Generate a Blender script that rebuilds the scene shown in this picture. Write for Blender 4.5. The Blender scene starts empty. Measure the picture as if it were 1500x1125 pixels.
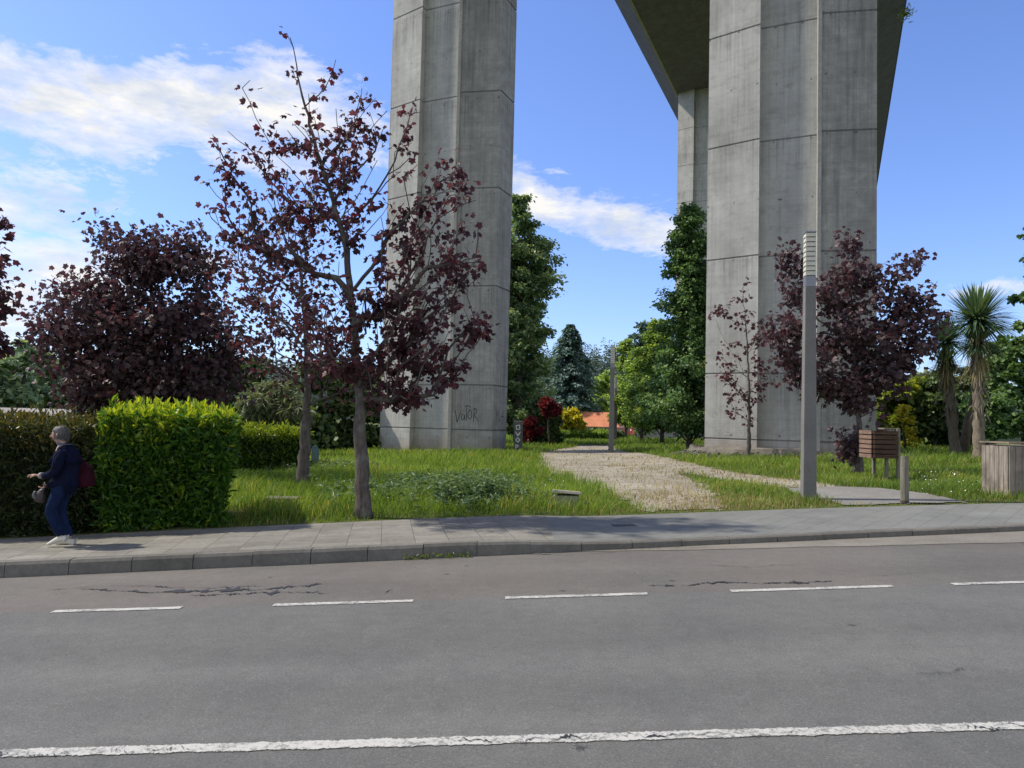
import bpy, bmesh, math, random
import numpy as np
from mathutils import Vector, Matrix
R = math.radians
rng = np.random.default_rng(7)
random.seed(7)
scene = bpy.context.scene
col = scene.collection

# ------------------------------------------------------------------ camera
F = 1083.0; CX, CY = 750.0, 562.5
PITCH, ROLL = R(2.67), R(1.4)
CAM = np.array([0.0, 0.0, 1.6])
fw = np.array([0, math.cos(PITCH), math.sin(PITCH)])
r0 = np.array([1.0, 0, 0]); u0 = np.array([0, -math.sin(PITCH), math.cos(PITCH)])
RT = math.cos(ROLL)*r0 + math.sin(ROLL)*u0
UP = math.cos(ROLL)*u0 - math.sin(ROLL)*r0

def ray(px, py):
    d = fw + RT*(px-CX)/F - UP*(py-CY)/F
    return d/np.linalg.norm(d)

def at(px, py, Y):                       # point seen at that pixel, Y metres in front
    d = ray(px, py)
    return CAM + d*(Y/d[1])

def base_z(x, y):                        # the natural fall of the ground
    x = np.asarray(x, float); y = np.asarray(y, float)
    fade = np.clip((90-y)/60, 0, 1)
    return 0.04*26*np.tanh(x/26)*fade

def hit(px, py, off=0.0):                # point of the road plane (+off) seen at a pixel
    d = ray(px, py); t = 1.0
    for _ in range(60):
        p = CAM + d*t
        t += (p[2]-(float(base_z(p[0], p[1]))+off))/max(-d[2], .01)*0.7
    return CAM + d*t

def fitline(pts, off=0.0, deg=2):
    P = np.array([hit(a, b, off) for a, b in pts])
    c = np.polyfit(P[:, 0], P[:, 1], deg)
    x0, x1 = P[0, 0]-1, P[-1, 0]+1
    s0 = np.polyval(np.polyder(c), x0); s1 = np.polyval(np.polyder(c), x1)
    y0, y1 = np.polyval(c, x0), np.polyval(c, x1)
    def f(x):
        x = np.asarray(x, float)
        m = np.polyval(c, np.clip(x, x0, x1))
        return np.where(x < x0, y0+s0*(x-x0), np.where(x > x1, y1+s1*(x-x1), m))
    return f
kerb_y = fitline([(0, 843), (200, 839), (400, 831), (600, 823), (806, 809), (900, 802), (1180, 792), (1500, 780)])
dash_y = fitline([(78, 896), (265, 891), (400, 887), (605, 881), (740, 876), (948, 869), (1070, 866), (1310, 860), (1397, 857), (1500, 852)])
near_y = fitline([(0, 1105), (375, 1095), (750, 1083), (1125, 1074), (1500, 1064)], deg=1)
gut_y = fitline([(806, 811), (900, 807), (1200, 802), (1500, 794)], deg=1)
def kerb_h(x): return 0.085 + 0.075/(1+np.exp((np.asarray(x, float)-0.6)*3.0))
back_y = fitline([(0, 793), (200, 784), (330, 777), (540, 767), (800, 755), (1000, 748), (1230, 740), (1430, 735), (1500, 733)], off=0.12)

def sn(x, y, f=1.0, s=0.0):              # cheap smooth noise in -1..1
    x = np.asarray(x)*f+s; y = np.asarray(y)*f-s*1.7
    return (np.sin(x*1.3+y*.7+s)+np.sin(-x*.8+y*1.9+2*s)+np.sin(x*2.3+y*1.1+1)*.6+np.sin(x*.5-y*2.7+3)*.6+np.sin(x*4.1-y*3.3)*.35)/3.2

def gz(x, y):                            # surface of the park ground
    x = np.asarray(x, float); y = np.asarray(y, float)
    v = y-back_y(x)
    e = np.clip(v/1.5, 0, 1)
    m = 0.10*np.exp(-((x+1.5)/3.5)**2-((y-25)/6)**2)
    return base_z(x, y)+kerb_h(x)-0.01+e*(0.035*sn(x, y, .8)+.03)+m-0.12*np.clip((v-3)/12, 0, 1)

def gp(px, py):
    d = ray(px, py); t = 5.0; best = None
    for i in range(4000):
        p = CAM+d*t
        if p[2] <= float(gz(p[0], p[1])) or t > 400:
            return np.array([p[0], p[1], float(gz(p[0], p[1]))])
        t += 0.02 if t < 60 else .3
    return CAM+d*t

# ------------------------------------------------------------------ object helpers
def tag(o, label=None, cat=None, group=None, kind=None):
    if label: o['label'] = label
    if cat: o['category'] = cat
    if group: o['group'] = group
    if kind: o['kind'] = kind
    return o

def empty(name, loc, rz=0.0):
    o = bpy.data.objects.new(name, None); col.objects.link(o)
    o.location = Vector([float(v) for v in loc]); o.rotation_euler = (0, 0, rz); o.empty_display_size = .2
    return o

class MB:
    def __init__(s): s.v = []; s.f = []; s.m = []
    def add(s, vs, fs, mi=0):
        n = len(s.v); s.v += [tuple(float(c) for c in v) for v in vs]
        s.f += [tuple(i+n for i in f) for f in fs]; s.m += [mi]*len(fs)
        return s
    def box(s, c, size, mi=0, rz=0.0, bev=0.0, M=None, taper=1.0):
        hx, hy, hz = [q/2 for q in size]
        bm = bmesh.new(); bmesh.ops.create_cube(bm, size=1.0)
        for v in bm.verts:
            k = taper if v.co.z > 0 else 1.0
            v.co = Vector((v.co.x*2*hx*k, v.co.y*2*hy*k, v.co.z*2*hz))
        if bev > 0: bmesh.ops.bevel(bm, geom=bm.edges[:], offset=bev, segments=2, affect='EDGES', profile=.6)
        T = Matrix.Translation(Vector([float(q) for q in c])) @ Matrix.Rotation(rz, 4, 'Z')
        if M is not None: T = T @ M
        bm.verts.index_update()
        s.add([T @ v.co for v in bm.verts], [[v.index for v in f.verts] for f in bm.faces], mi)
        bm.free(); return s
    def tube(s, pts, rad, n=8, mi=0, cap=True):
        P = np.array(pts, float); m = len(P)
        rad = np.array(rad, float) if np.ndim(rad) else np.full(m, float(rad))
        t = np.gradient(P, axis=0); t /= np.linalg.norm(t, axis=1)[:, None]+1e-9
        a = np.array([0, 0, 1.0]) if abs(t[0][2]) < .9 else np.array([1.0, 0, 0])
        u = np.cross(t[0], a); u /= np.linalg.norm(u)
        V = []
        for i in range(m):
            u = u-t[i]*np.dot(u, t[i]); u /= np.linalg.norm(u)+1e-9
            w = np.cross(t[i], u)
            for k in range(n):
                an = 2*math.pi*k/n
                V.append(P[i]+rad[i]*(math.cos(an)*u+math.sin(an)*w))
        Fc = [(i*n+k, i*n+(k+1) % n, (i+1)*n+(k+1) % n, (i+1)*n+k) for i in range(m-1) for k in range(n)]
        if cap: Fc += [tuple(range(n))[::-1], tuple((m-1)*n+k for k in range(n))]
        return s.add(V, Fc, mi)
    def prism(s, poly, z0, z1, mi=0):
        n = len(poly)
        V = [(x, y, z0) for x, y in poly]+[(x, y, z1) for x, y in poly]
        return s.add(V, [(k, (k+1) % n, n+(k+1) % n, n+k) for k in range(n)]+[tuple(range(n))[::-1], tuple(range(n, 2*n))], mi)
    def build(s, name, mats, parent=None, smooth=False, origin=None):
        me = bpy.data.meshes.new(name)
        v = np.array(s.v, float)
        if origin is not None: v = v-np.array(origin)
        me.from_pydata([tuple(q) for q in v], [], s.f)
        for m in (mats if isinstance(mats, (list, tuple)) else [mats]): me.materials.append(m)
        if any(s.m): me.polygons.foreach_set('material_index', s.m)
        if smooth: me.polygons.foreach_set('use_smooth', [True]*len(s.f))
        me.update()
        o = bpy.data.objects.new(name, me); col.objects.link(o)
        if origin is not None: o.location = Vector([float(q) for q in origin])
        if parent is not None: o.parent = parent
        return o

def np_mesh(name, V, Fc, mats, parent=None, tint=None, mi=None, smooth=False, uv=None):
    """V (n,3), Fc (m,k) all faces same size"""
    V = np.asarray(V, np.float32); Fc = np.asarray(Fc, np.int32); m, k = Fc.shape
    me = bpy.data.meshes.new(name)
    me.vertices.add(len(V)); me.vertices.foreach_set('co', V.ravel())
    me.loops.add(m*k); me.loops.foreach_set('vertex_index', Fc.ravel())
    me.polygons.add(m); me.polygons.foreach_set('loop_start', np.arange(0, m*k, k, dtype=np.int32))
    me.polygons.foreach_set('loop_total', np.full(m, k, np.int32))
    if mi is not None: me.polygons.foreach_set('material_index', np.asarray(mi, np.int32))
    me.polygons.foreach_set('use_smooth', np.full(m, bool(smooth)))
    for q in (mats if isinstance(mats, (list, tuple)) else [mats]): me.materials.append(q)
    me.update(calc_edges=True)
    if tint is not None:
        a = me.attributes.new('tint', 'FLOAT_COLOR', 'POINT')
        c = np.ones((len(V), 4), np.float32); c[:, :tint.shape[1]] = tint
        a.data.foreach_set('color', c.ravel())
    if uv is not None:
        l = me.uv_layers.new(name='UVMap'); l.data.foreach_set('uv', np.asarray(uv, np.float32)[Fc.ravel()].ravel())
    o = bpy.data.objects.new(name, me); col.objects.link(o)
    if parent is not None: o.parent = parent
    return o

def unit(a): return a/(np.linalg.norm(a, axis=-1, keepdims=True)+1e-9)

MAPLE = (np.array([(0, .3, .0), (0, 0, 0), (.27, -.06, -.05), (.54, .10, -.14), (.43, .30, -.06), (.60, .62, -.16), (.30, .66, -.05), (0, 1.0, -.14), (-.30, .66, -.05), (-.60, .62, -.16), (-.43, .30, -.06), (-.54, .10, -.14), (-.27, -.06, -.05)]),
         np.array([(0, i, i+1 if i < 12 else 1) for i in range(1, 13)]))
SMALL = (np.array([(0, 0, 0), (.34, .45, .08), (0, 1, 0), (-.34, .45, .08)]), np.array([(0, 1, 2), (0, 2, 3)]))
BIG = (np.array([(0, 0, 0), (.45, .25, .06), (.38, .75, .02), (0, 1, -.1), (-.38, .75, .02), (-.45, .25, .06)]), np.array([(0, 1, 2), (0, 2, 3), (0, 3, 4), (0, 4, 5)]))
LAUREL = (np.array([(0, 0, 0), (.15, .28, .05), (.16, .62, .04), (0, 1, -.1), (-.16, .62, .04), (-.15, .28, .05)]),
          np.array([(0, 1, 2), (0, 2, 3), (0, 3, 4), (0, 4, 5)]))
NEEDLE = (np.array([(0, 0, 0), (.11, .5, .0), (0, 1, -.08), (-.11, .5, .0)]), np.array([(0, 1, 2), (0, 2, 3)]))

def leaves(name, C, T, N, S, tmpl, mat, parent, g=None):
    """C centre, T direction to the tip, N rough normal, S size; one mesh of all leaves"""
    tv, tf = tmpl; n = len(C)
    T = unit(T); Rr = unit(np.cross(T, N)); N2 = np.cross(Rr, T)
    S = np.asarray(S).reshape(-1, 1, 1)
    wj = rng.uniform(.62, 1.12, (n, 1, 1)); zj = rng.uniform(-.6, 3.0, (n, 1, 1)); bow = rng.normal(-.12, .14, (n, 1, 1))*tv[None, :, 1:2]**2; skw = rng.normal(0, .12, (n, 1, 1))*tv[None, :, 1:2]
    V = C[:, None, :]+S*((tv[None, :, 0:1]*wj+skw)*Rr[:, None, :]+tv[None, :, 1:2]*T[:, None, :]+(tv[None, :, 2:3]*zj+bow)*N2[:, None, :])
    k = len(tv)
    Fc = (tf[None]+(np.arange(n)*k)[:, None, None]).reshape(-1, 3)
    t = np.zeros((n, k, 3)); t[:, :, 0] = rng.random((n, 1)); t[:, :, 1] = (np.full(n, .5) if g is None else g)[:, None]; t[:, :, 2] = rng.random((n, 1))
    return np_mesh(name, V.reshape(-1, 3), Fc, mat, parent, tint=t.reshape(-1, 3))

def rdir(n):
    return unit(rng.normal(size=(n, 3)))

# ------------------------------------------------------------------ materials
class NT:
    def __init__(s, name):
        s.mat = bpy.data.materials.new(name); s.mat.use_nodes = True
        s.t = s.mat.node_tree; s.n = s.t.nodes; s.l = s.t.links
        s.bsdf = s.n['Principled BSDF']; s.out = s.n['Material Output']
    def node(s, typ, **kw):
        n = s.n.new(typ)
        for k, v in kw.items(): setattr(n, k, v)
        return n
    def put(s, sock, v):
        if isinstance(v, bpy.types.NodeSocket): s.l.new(v, sock)
        else: sock.default_value = v
    def coord(s, kind='Object', scale=(1, 1, 1), rot=(0, 0, 0), src=None):
        m = s.node('ShaderNodeMapping'); m.inputs['Scale'].default_value = scale; m.inputs['Rotation'].default_value = rot
        if src is None:
            tc = s.node('ShaderNodeTexCoord'); src = tc.outputs[kind]
        s.l.new(src, m.inputs[0]); return m.outputs[0]
    def noise(s, vec, scale=5, detail=4, rough=.6, dist=0.0):
        n = s.node('ShaderNodeTexNoise'); s.l.new(vec, n.inputs['Vector'])
        n.inputs['Scale'].default_value = scale; n.inputs['Detail'].default_value = detail
        n.inputs['Roughness'].default_value = rough; n.inputs['Distortion'].default_value = dist
        return n.outputs['Fac']
    def vor(s, vec, scale, feature='F1'):
        n = s.node('ShaderNodeTexVoronoi'); n.feature = feature; s.l.new(vec, n.inputs['Vector']); n.inputs['Scale'].default_value = scale
        return n
    def ramp(s, fac, stops):
        n = s.node('ShaderNodeValToRGB'); s.l.new(fac, n.inputs[0]); e = n.color_ramp.elements
        while len(e) > 1: e.remove(e[-1])
        for i, (p, c) in enumerate(stops):
            q = e[0] if i == 0 else e.new(p)
            q.position = p; q.color = (c[0], c[1], c[2], 1) if isinstance(c, (tuple, list)) else (c, c, c, 1)
        return n.outputs[0]
    def mix(s, fac, a, b, mode='MIX'):
        n = s.node('ShaderNodeMix'); n.data_type = 'RGBA'; n.blend_type = mode
        s.put(n.inputs[0], fac)
        for sock, v in ((n.inputs[6], a), (n.inputs[7], b)):
            if isinstance(v, (tuple, list)) and len(v) == 3: v = (*v, 1)
            s.put(sock, v)
        return n.outputs[2]
    def math(s, op, a, b=None, c=None, clamp=False):
        n = s.node('ShaderNodeMath'); n.operation = op; n.use_clamp = clamp
        s.put(n.inputs[0], a)
        if b is not None: s.put(n.inputs[1], b)
        if c is not None: s.put(n.inputs[2], c)
        return n.outputs[0]
    def bump(s, h, strength=.3, dist=.02):
        n = s.node('ShaderNodeBump'); n.inputs['Strength'].default_value = strength; n.inputs['Distance'].default_value = dist
        s.l.new(h, n.inputs['Height']); s.l.new(n.outputs[0], s.bsdf.inputs['Normal']); return n
    def base(s, c, rough=.8, metal=0.0, spec=.5):
        if isinstance(c, (tuple, list)): c = (*c, 1) if len(c) == 3 else c
        s.put(s.bsdf.inputs['Base Color'], c); s.put(s.bsdf.inputs['Roughness'], rough)
        s.bsdf.inputs['Metallic'].default_value = metal; s.bsdf.inputs['Specular IOR Level'].default_value = spec
        return s.mat

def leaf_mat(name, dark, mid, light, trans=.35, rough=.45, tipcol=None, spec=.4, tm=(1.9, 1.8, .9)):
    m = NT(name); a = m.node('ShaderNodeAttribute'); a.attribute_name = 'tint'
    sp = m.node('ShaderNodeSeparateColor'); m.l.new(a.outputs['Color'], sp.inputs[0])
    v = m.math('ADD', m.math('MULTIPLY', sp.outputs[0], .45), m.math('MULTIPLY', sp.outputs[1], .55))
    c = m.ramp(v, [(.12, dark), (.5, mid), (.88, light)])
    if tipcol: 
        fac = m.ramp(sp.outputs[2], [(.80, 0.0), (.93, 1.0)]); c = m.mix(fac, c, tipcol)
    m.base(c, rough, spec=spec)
    tr = m.node('ShaderNodeBsdfTranslucent'); b = m.mix(1.0, c, tm, 'MULTIPLY') 
    m.l.new(b, tr.inputs['Color'])
    mx = m.node('ShaderNodeMixShader'); mx.inputs[0].default_value = trans
    m.l.new(m.bsdf.outputs[0], mx.inputs[1]); m.l.new(tr.outputs[0], mx.inputs[2]); m.l.new(mx.outputs[0], m.out.inputs[0])
    return m.mat

def bark_mat(name, a=(.10, .085, .07), b=(.30, .27, .23), lich=(.34, .35, .30), sc=1.0):
    m = NT(name); v = m.coord('Object', (14*sc, 14*sc, 4*sc)); n = m.noise(v, 1.6, 6, .7)
    c = m.ramp(n, [(.32, a), (.68, b)])
    n2 = m.noise(m.coord('Object', (3, 3, 2)), 1.3, 4); c = m.mix(m.ramp(n2, [(.52, 0.), (.66, .6)]), c, lich)
    m.base(c, .9, spec=.2); m.bump(n, .6, .02); return m.mat

def plain(name, c, rough=.6, metal=0., var=.15, sc=6., spec=.5):
    m = NT(name); n = m.noise(m.coord('Object'), sc, 5, .65)
    if 'cloth' in name or 'denim' in name: spec = .08
    d = tuple(q*(1-var) for q in c); e = tuple(min(1, q*(1+var)) for q in c)
    m.base(m.ramp(n, [(.3, d), (.7, e)]), rough, metal, spec)
    if spec == .08: m.bump(m.noise(m.coord('Object', (1, 1, .45)), 9, 4, .6, 1.2), 1.0, .05)
    return m.mat

def asphalt(name, lo, hi, tintc=(1, 1, 1), red=0.0, ang=0.0):
    m = NT(name)
    o = m.coord('Object', rot=(0, 0, -ang))
    n1 = m.noise(o, 85, 3, .85); n2 = m.noise(o, .45, 4, .6); st = m.noise(m.coord('Object', (.12, 1.6, 1), rot=(0, 0, -ang)), 1.0, 3, .5)
    c = m.ramp(n1, [(.30, lo), (.52, tuple((a+b)/2 for a, b in zip(lo, hi))), (.72, hi)])
    vor = m.vor(o, 150); sp = m.ramp(vor.outputs['Color'], [(.88, 0.), (.95, 1.)])
    c = m.mix(m.math('MULTIPLY', sp, .5), c, (.34, .33, .32))
    c = m.mix(1.0, c, m.ramp(n2, [(.3, (.84, .84, .85)), (.7, (1.14, 1.12, 1.09))]), 'MULTIPLY')
    c = m.mix(1.0, c, m.ramp(st, [(.3, .92), (.7, 1.07)]), 'MULTIPLY')
    mm = m.noise(o, 7, 5, .7); c = m.mix(1.0, c, m.ramp(mm, [(.3, .90), (.7, 1.09)]), 'MULTIPLY')
    tk = m.noise(m.coord('Object', (.03, .75, 1), rot=(0, 0, -ang)), 1.3, 2, .5); c = m.mix(1.0, c, m.ramp(tk, [(.38, .93), (.62, 1.06)]), 'MULTIPLY')
    sv = m.vor(o, 1.6); c = m.mix(m.ramp(m.math('ADD', sv.outputs['Distance'], m.math('MULTIPLY', m.math('SUBTRACT', n1, .5), .2)), [(.035, .75), (.06, 0.)]), c, (.03, .03, .03))
    if red:
        n3 = m.noise(o, .5, 3, .5); c = m.mix(m.math('MULTIPLY', m.ramp(n3, [(.42, 0.), (.62, 1.)]), red), c, (.15, .115, .10))
    dk = m.noise(o, 2.2, 6, .75); c = m.mix(m.ramp(dk, [(.66, 0.), (.76, .35)]), c, (.035, .035, .037))
    m.base(c, .85, spec=.3); m.bump(n1, .35, .006); return m.mat

def concrete(name, c0, c1, stain=(.10, .10, .10), fine=18, spec=.3):
    m = NT(name); o = m.coord('Object')
    n = m.noise(o, 1.2, 6, .65); f = m.noise(o, fine, 4, .7)
    c = m.ramp(n, [(.3, c0), (.7, c1)])
    c = m.mix(1., c, m.ramp(f, [(.3, .82), (.7, 1.14)]), 'MULTIPLY')
    s = m.noise(o, 3.1, 7, .8); c = m.mix(m.ramp(s, [(.58, 0.), (.75, .6)]), c, stain)
    m.base(c, .88, spec=spec); m.bump(f, .4, .006); return m.mat

def pier_mat(name, tone=1.0, dark=.0):
    """form-work concrete: u along the perimeter, v height"""
    m = NT(name); uv = m.node('ShaderNodeUVMap'); U = uv.outputs[0]
    sx = m.node('ShaderNodeSeparateXYZ'); m.l.new(U, sx.inputs[0])
    big = m.noise(m.coord(src=U, scale=(.5, .35, 1)), 1.0, 5, .6)
    c = m.ramp(big, [(.28, (.262*tone, .258*tone, .238*tone)), (.5, (.362*tone, .356*tone, .330*tone)), (.74, (.45*tone, .442*tone, .410*tone))])
    # boards
    brd = m.noise(m.coord(src=U, scale=(9, .12, 1)), 1.0, 2, .5); c = m.mix(1., c, m.ramp(brd, [(.3, .91), (.7, 1.06)]), 'MULTIPLY')
    # blotchy formwork pours
    bl = m.noise(m.coord(src=U, scale=(1.3, 1.6, 1)), 1.5, 7, .75); c = m.mix(m.ramp(bl, [(.50-dark, 0.), (.72-dark*.6, .6)]), c, (.20*tone, .185*tone, .165*tone))
    # dark run-off streaks
    st = m.noise(m.coord(src=U, scale=(3.2, .10, 1)), 1.5, 5, .7); msk = m.noise(m.coord(src=U, scale=(.45, .16, 1)), 1.3, 3, .6)
    f = m.math('MULTIPLY', m.ramp(st, [(.48, 0.), (.66, 1.)]), m.ramp(msk, [(.48-dark, 0.), (.70-dark, .55)]))
    c = m.mix(f, c, (.10, .095, .085))
    jn = m.math('FRACT', m.math('DIVIDE', m.math('SUBTRACT', sx.outputs[1], 3.3), 4.66)); jr = m.noise(m.coord(src=U, scale=(5.5, .05, 1)), 1.6, 4, .7)
    jf = m.math('MULTIPLY', m.ramp(jn, [(.62, 0.), (.97, .5)]), m.ramp(jr, [(.50, 0.), (.64, 1.)])); c = m.mix(jf, c, (.13, .12, .105))
    ws = m.noise(m.coord(src=U, scale=(2.2, .08, 1)), 2.3, 4, .6); c = m.mix(m.ramp(ws, [(.62, 0.), (.74, .35)]), c, (.5, .49, .45))
    # horizontal pour lines
    hl = m.noise(m.coord(src=U, scale=(.25, 8, 1)), 1.0, 3, .6); c = m.mix(1., c, m.ramp(hl, [(.3, .93), (.7, 1.05)]), 'MULTIPLY')
    # tie holes, 2 columns x 2 rows per lift
    def cell(x, p, o):
        q = m.math('FRACT', m.math('ADD', m.math('DIVIDE', x, p), o)); return m.math('MULTIPLY', m.math('SUBTRACT', q, .5), p)
    jit = m.math('MULTIPLY', m.math('SUBTRACT', m.noise(m.coord(src=U, scale=(.9, .5, 1)), 1, 1), .5), 1.3)
    du = cell(m.math('ADD', sx.outputs[0], jit), 1.05, .5); dv = cell(sx.outputs[1], 2.32, .12)
    d = m.math('SQRT', m.math('ADD', m.math('POWER', du, 2.), m.math('POWER', dv, 2.)))
    hole = m.ramp(d, [(.030, 1.), (.048, 0.)])
    c = m.mix(m.math('MULTIPLY', hole, .6), c, (.04, .04, .04))
    # soil splash at the foot
    sp = m.math('ADD', sx.outputs[1], m.math('MULTIPLY', big, 1.3)); c = m.mix(m.ramp(m.math('DIVIDE', sp, 3.), [(.18, .75), (.52, 0.)]), c, (.26, .19, .13))
    sp2 = m.node('ShaderNodeAttribute'); sp2.attribute_name = 'joint'
    c = m.mix(sp2.outputs['Fac'], c, (.05, .05, .05))
    fine = m.noise(m.coord(src=U, scale=(25, 25, 1)), 1., 4, .7)
    c = m.mix(1., c, m.ramp(fine, [(.3, .9), (.7, 1.08)]), 'MULTIPLY')
    m.base(c, .9, spec=.25); m.bump(m.math('ADD', fine, m.math('MULTIPLY', brd, .8)), .35, .01)
    return m.mat

def wood_mat(name, a, b, grain=(30, 30, 2.5), worn=None, rough=.85):
    m = NT(name); v = m.coord('Object', grain); n = m.noise(v, 1.0, 5, .65, .4)
    c = m.ramp(n, [(.3, a), (.7, b)])
    n2 = m.noise(m.coord('Object'), 3., 4, .6)
    c = m.mix(m.ramp(n2, [(.45, 0.), (.7, .6)]), c, worn or tuple(q*.45 for q in a))
    m.base(c, rough, spec=.2); m.bump(n, .4, .01); return m.mat

xs = np.array([-4.0, 8.0]); RANG = math.atan2(float(near_y(8)-near_y(-4)), 12.0); KANG = math.atan2(float(back_y(8)-back_y(-4)), 12.0)
M = {}
M['lane'] = asphalt('lane_asphalt', (.082, .083, .078), (.190, .190, .180), ang=RANG)
M['strip'] = asphalt('strip_asphalt', (.086, .082, .074), (.198, .188, .170), red=.22, ang=RANG)
M['gutter'] = concrete('gutter_concrete', (.165, .15, .125), (.25, .23, .195), (.13, .12, .1), 30)
M['kerb'] = concrete('kerb_concrete', (.115, .108, .092), (.20, .188, .165), (.09, .09, .08))
M['slab'] = concrete('slab_concrete', (.17, .16, .14), (.27, .26, .235))
M['tar'] = plain('tar', (.028, .028, .03), .6, var=.4, sc=30)
# worn paint
m = NT('road_paint'); o_ = m.coord('Object'); n_ = m.noise(o_, 38, 5, .8); n2_ = m.noise(o_, 6, 4, .7)
wear = m.ramp(m.math('ADD', m.math('MULTIPLY', n_, .7), m.math('MULTIPLY', n2_, .4)), [(.47, .9), (.56, 0.)])
M['paint'] = m.base(m.mix(wear, (.50, .49, .45), (.17, .17, .16)), .7, spec=.3); m.bump(n_, .5, .006)
tr_ = m.node('ShaderNodeBsdfTransparent'); uv_ = m.node('ShaderNodeAttribute'); uv_.attribute_name = 'across'
ed_ = m.math('ABSOLUTE', m.math('SUBTRACT', uv_.outputs['Fac'], .5)); en_ = m.noise(o_, 55, 4, .8); en2_ = m.noise(o_, 9, 3, .7)
al_ = m.ramp(m.math('ADD', ed_, m.math('ADD', m.math('MULTIPLY', m.math('SUBTRACT', en_, .5), .55), m.math('MULTIPLY', m.math('SUBTRACT', en2_, .5), .3))), [(.40, 0.), (.46, 1.)])
mxs_ = m.node('ShaderNodeMixShader'); m.l.new(al_, mxs_.inputs[0]); m.l.new(m.bsdf.outputs[0], mxs_.inputs[1]); m.l.new(tr_.outputs[0], mxs_.inputs[2]); m.l.new(mxs_.outputs[0], m.out.inputs[0])
# tiled pavement
m = NT('pavement_tiles'); o_ = m.coord('Object', rot=(0, 0, -KANG))
b_ = m.node('ShaderNodeTexBrick'); m.l.new(o_, b_.inputs['Vector']); b_.inputs['Scale'].default_value = 1.0
b_.inputs['Brick Width'].default_value = .40; b_.inputs['Row Height'].default_value = .26; b_.inputs['Mortar Size'].default_value = .006; b_.inputs['Mortar Smooth'].default_value = .6; b_.offset = .0
b_.inputs['Color1'].default_value = (.27, .255, .22, 1); b_.inputs['Color2'].default_value = (.20, .188, .16, 1); b_.inputs['Mortar'].default_value = (.145, .135, .11, 1)
n_ = m.noise(o_, 1.6, 6, .7); f_ = m.noise(o_, 22, 4, .7)
c_ = m.mix(1., b_.outputs[0], m.ramp(n_, [(.3, .72), (.7, 1.15)]), 'MULTIPLY'); c_ = m.mix(1., c_, m.ramp(f_, [(.3, .85), (.7, 1.12)]), 'MULTIPLY')
s_ = m.noise(o_, 3.7, 6, .8); c_ = m.mix(m.ramp(s_, [(.55, 0.), (.7, .6)]), c_, (.13, .12, .10))
M['tiles'] = m.base(c_, .9, spec=.25); m.bump(m.math('SUBTRACT', f_, m.math('MULTIPLY', b_.outputs['Fac'], 2.)), .5, .01)
m = NT('pavement_concrete'); o_ = m.coord('Object', rot=(0, 0, -KANG))
b_ = m.node('ShaderNodeTexBrick'); m.l.new(m.coord('Object', rot=(0, 0, -KANG-.7)), b_.inputs['Vector']); b_.inputs['Scale'].default_value = 1.0
b_.inputs['Brick Width'].default_value = .5; b_.inputs['Row Height'].default_value = .28; b_.inputs['Mortar Size'].default_value = .01; b_.inputs['Mortar Smooth'].default_value = .8
b_.inputs['Color1'].default_value = (.205, .207, .19, 1); b_.inputs['Color2'].default_value = (.188, .19, .175, 1); b_.inputs['Mortar'].default_value = (.145, .145, .13, 1)
n_ = m.noise(o_, 1.1, 6, .7); f_ = m.noise(o_, 25, 4, .7)
c_ = m.mix(1., b_.outputs[0], m.ramp(n_, [(.3, .78), (.7, 1.12)]), 'MULTIPLY'); c_ = m.mix(1., c_, m.ramp(f_, [(.3, .88), (.7, 1.1)]), 'MULTIPLY')
s_ = m.noise(o_, 2.9, 6, .8); c_ = m.mix(m.ramp(s_, [(.58, 0.), (.74, .5)]), c_, (.14, .14, .13))
M['pave2'] = m.base(c_, .9, spec=.25); m.bump(f_, .4, .008)
# soil under the grass
m = NT('turf_soil'); o_ = m.coord('Object'); n_ = m.noise(o_, .35, 5, .6); f_ = m.noise(o_, 9, 5, .75)
c_ = m.ramp(n_, [(.35, (.075, .092, .03)), (.55, (.115, .130, .045)), (.7, (.16, .155, .07))]); c_ = m.mix(1., c_, m.ramp(f_, [(.3, .6), (.7, 1.35)]), 'MULTIPLY')
M['soil'] = m.base(c_, .95, spec=.1); m.bump(f_, .8, .05)
# dirt path
m = NT('dirt_path'); o_ = m.coord('Object'); n_ = m.noise(o_, .9, 6, .65); f_ = m.noise(o_, 14, 6, .8); v_ = m.vor(o_, 26)
c_ = m.ramp(n_, [(.32, (.24, .21, .155)), (.55, (.35, .31, .245)), (.72, (.45, .41, .34))]); c_ = m.mix(1., c_, m.ramp(f_, [(.3, .72), (.7, 1.2)]), 'MULTIPLY')
c_ = m.mix(m.ramp(v_.outputs['Distance'], [(.10, .5), (.28, 0.)]), c_, (.48, .46, .42))
g_ = m.noise(o_, 2.4, 6, .8); c_ = m.mix(m.ramp(g_, [(.60, 0.), (.72, .7)]), c_, (.12, .11, .05))
M['dirt'] = m.base(c_, .95, spec=.1); m.bump(f_, .8, .03)

M['pier_dark'] = pier_mat('shaded_stained_pier_concrete', 1.04, .12); M['pier'] = pier_mat('pier_concrete', 1.22); M['rib'] = concrete('rib_concrete', (.33, .32, .29), (.45, .43, .39), (.22, .21, .19), 12); M['pierfar'] = pier_mat('far_pier_concrete', 1.3)
M['deck'] = concrete('deck_concrete', (.115, .112, .135), (.18, .175, .205), (.06, .058, .07), fine=4)
M['bark'] = bark_mat('maple_bark', (.050, .042, .036), (.16, .135, .115), (.20, .20, .175)); M['bark_d'] = bark_mat('dark_bark', (.035, .028, .02), (.12, .10, .08), (.14, .14, .12))
M['bark_y'] = bark_mat('yucca_bark', (.12, .095, .07), (.28, .23, .17), (.22, .19, .15))
M['purple'] = leaf_mat('purple_maple_leaf', (0.041, 0.022, 0.022), (0.081, 0.036, 0.042), (0.147, 0.068, 0.069), .42, .5, (.12, .026, .034), tm=(1.6, 1.15, 1.2))
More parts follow.
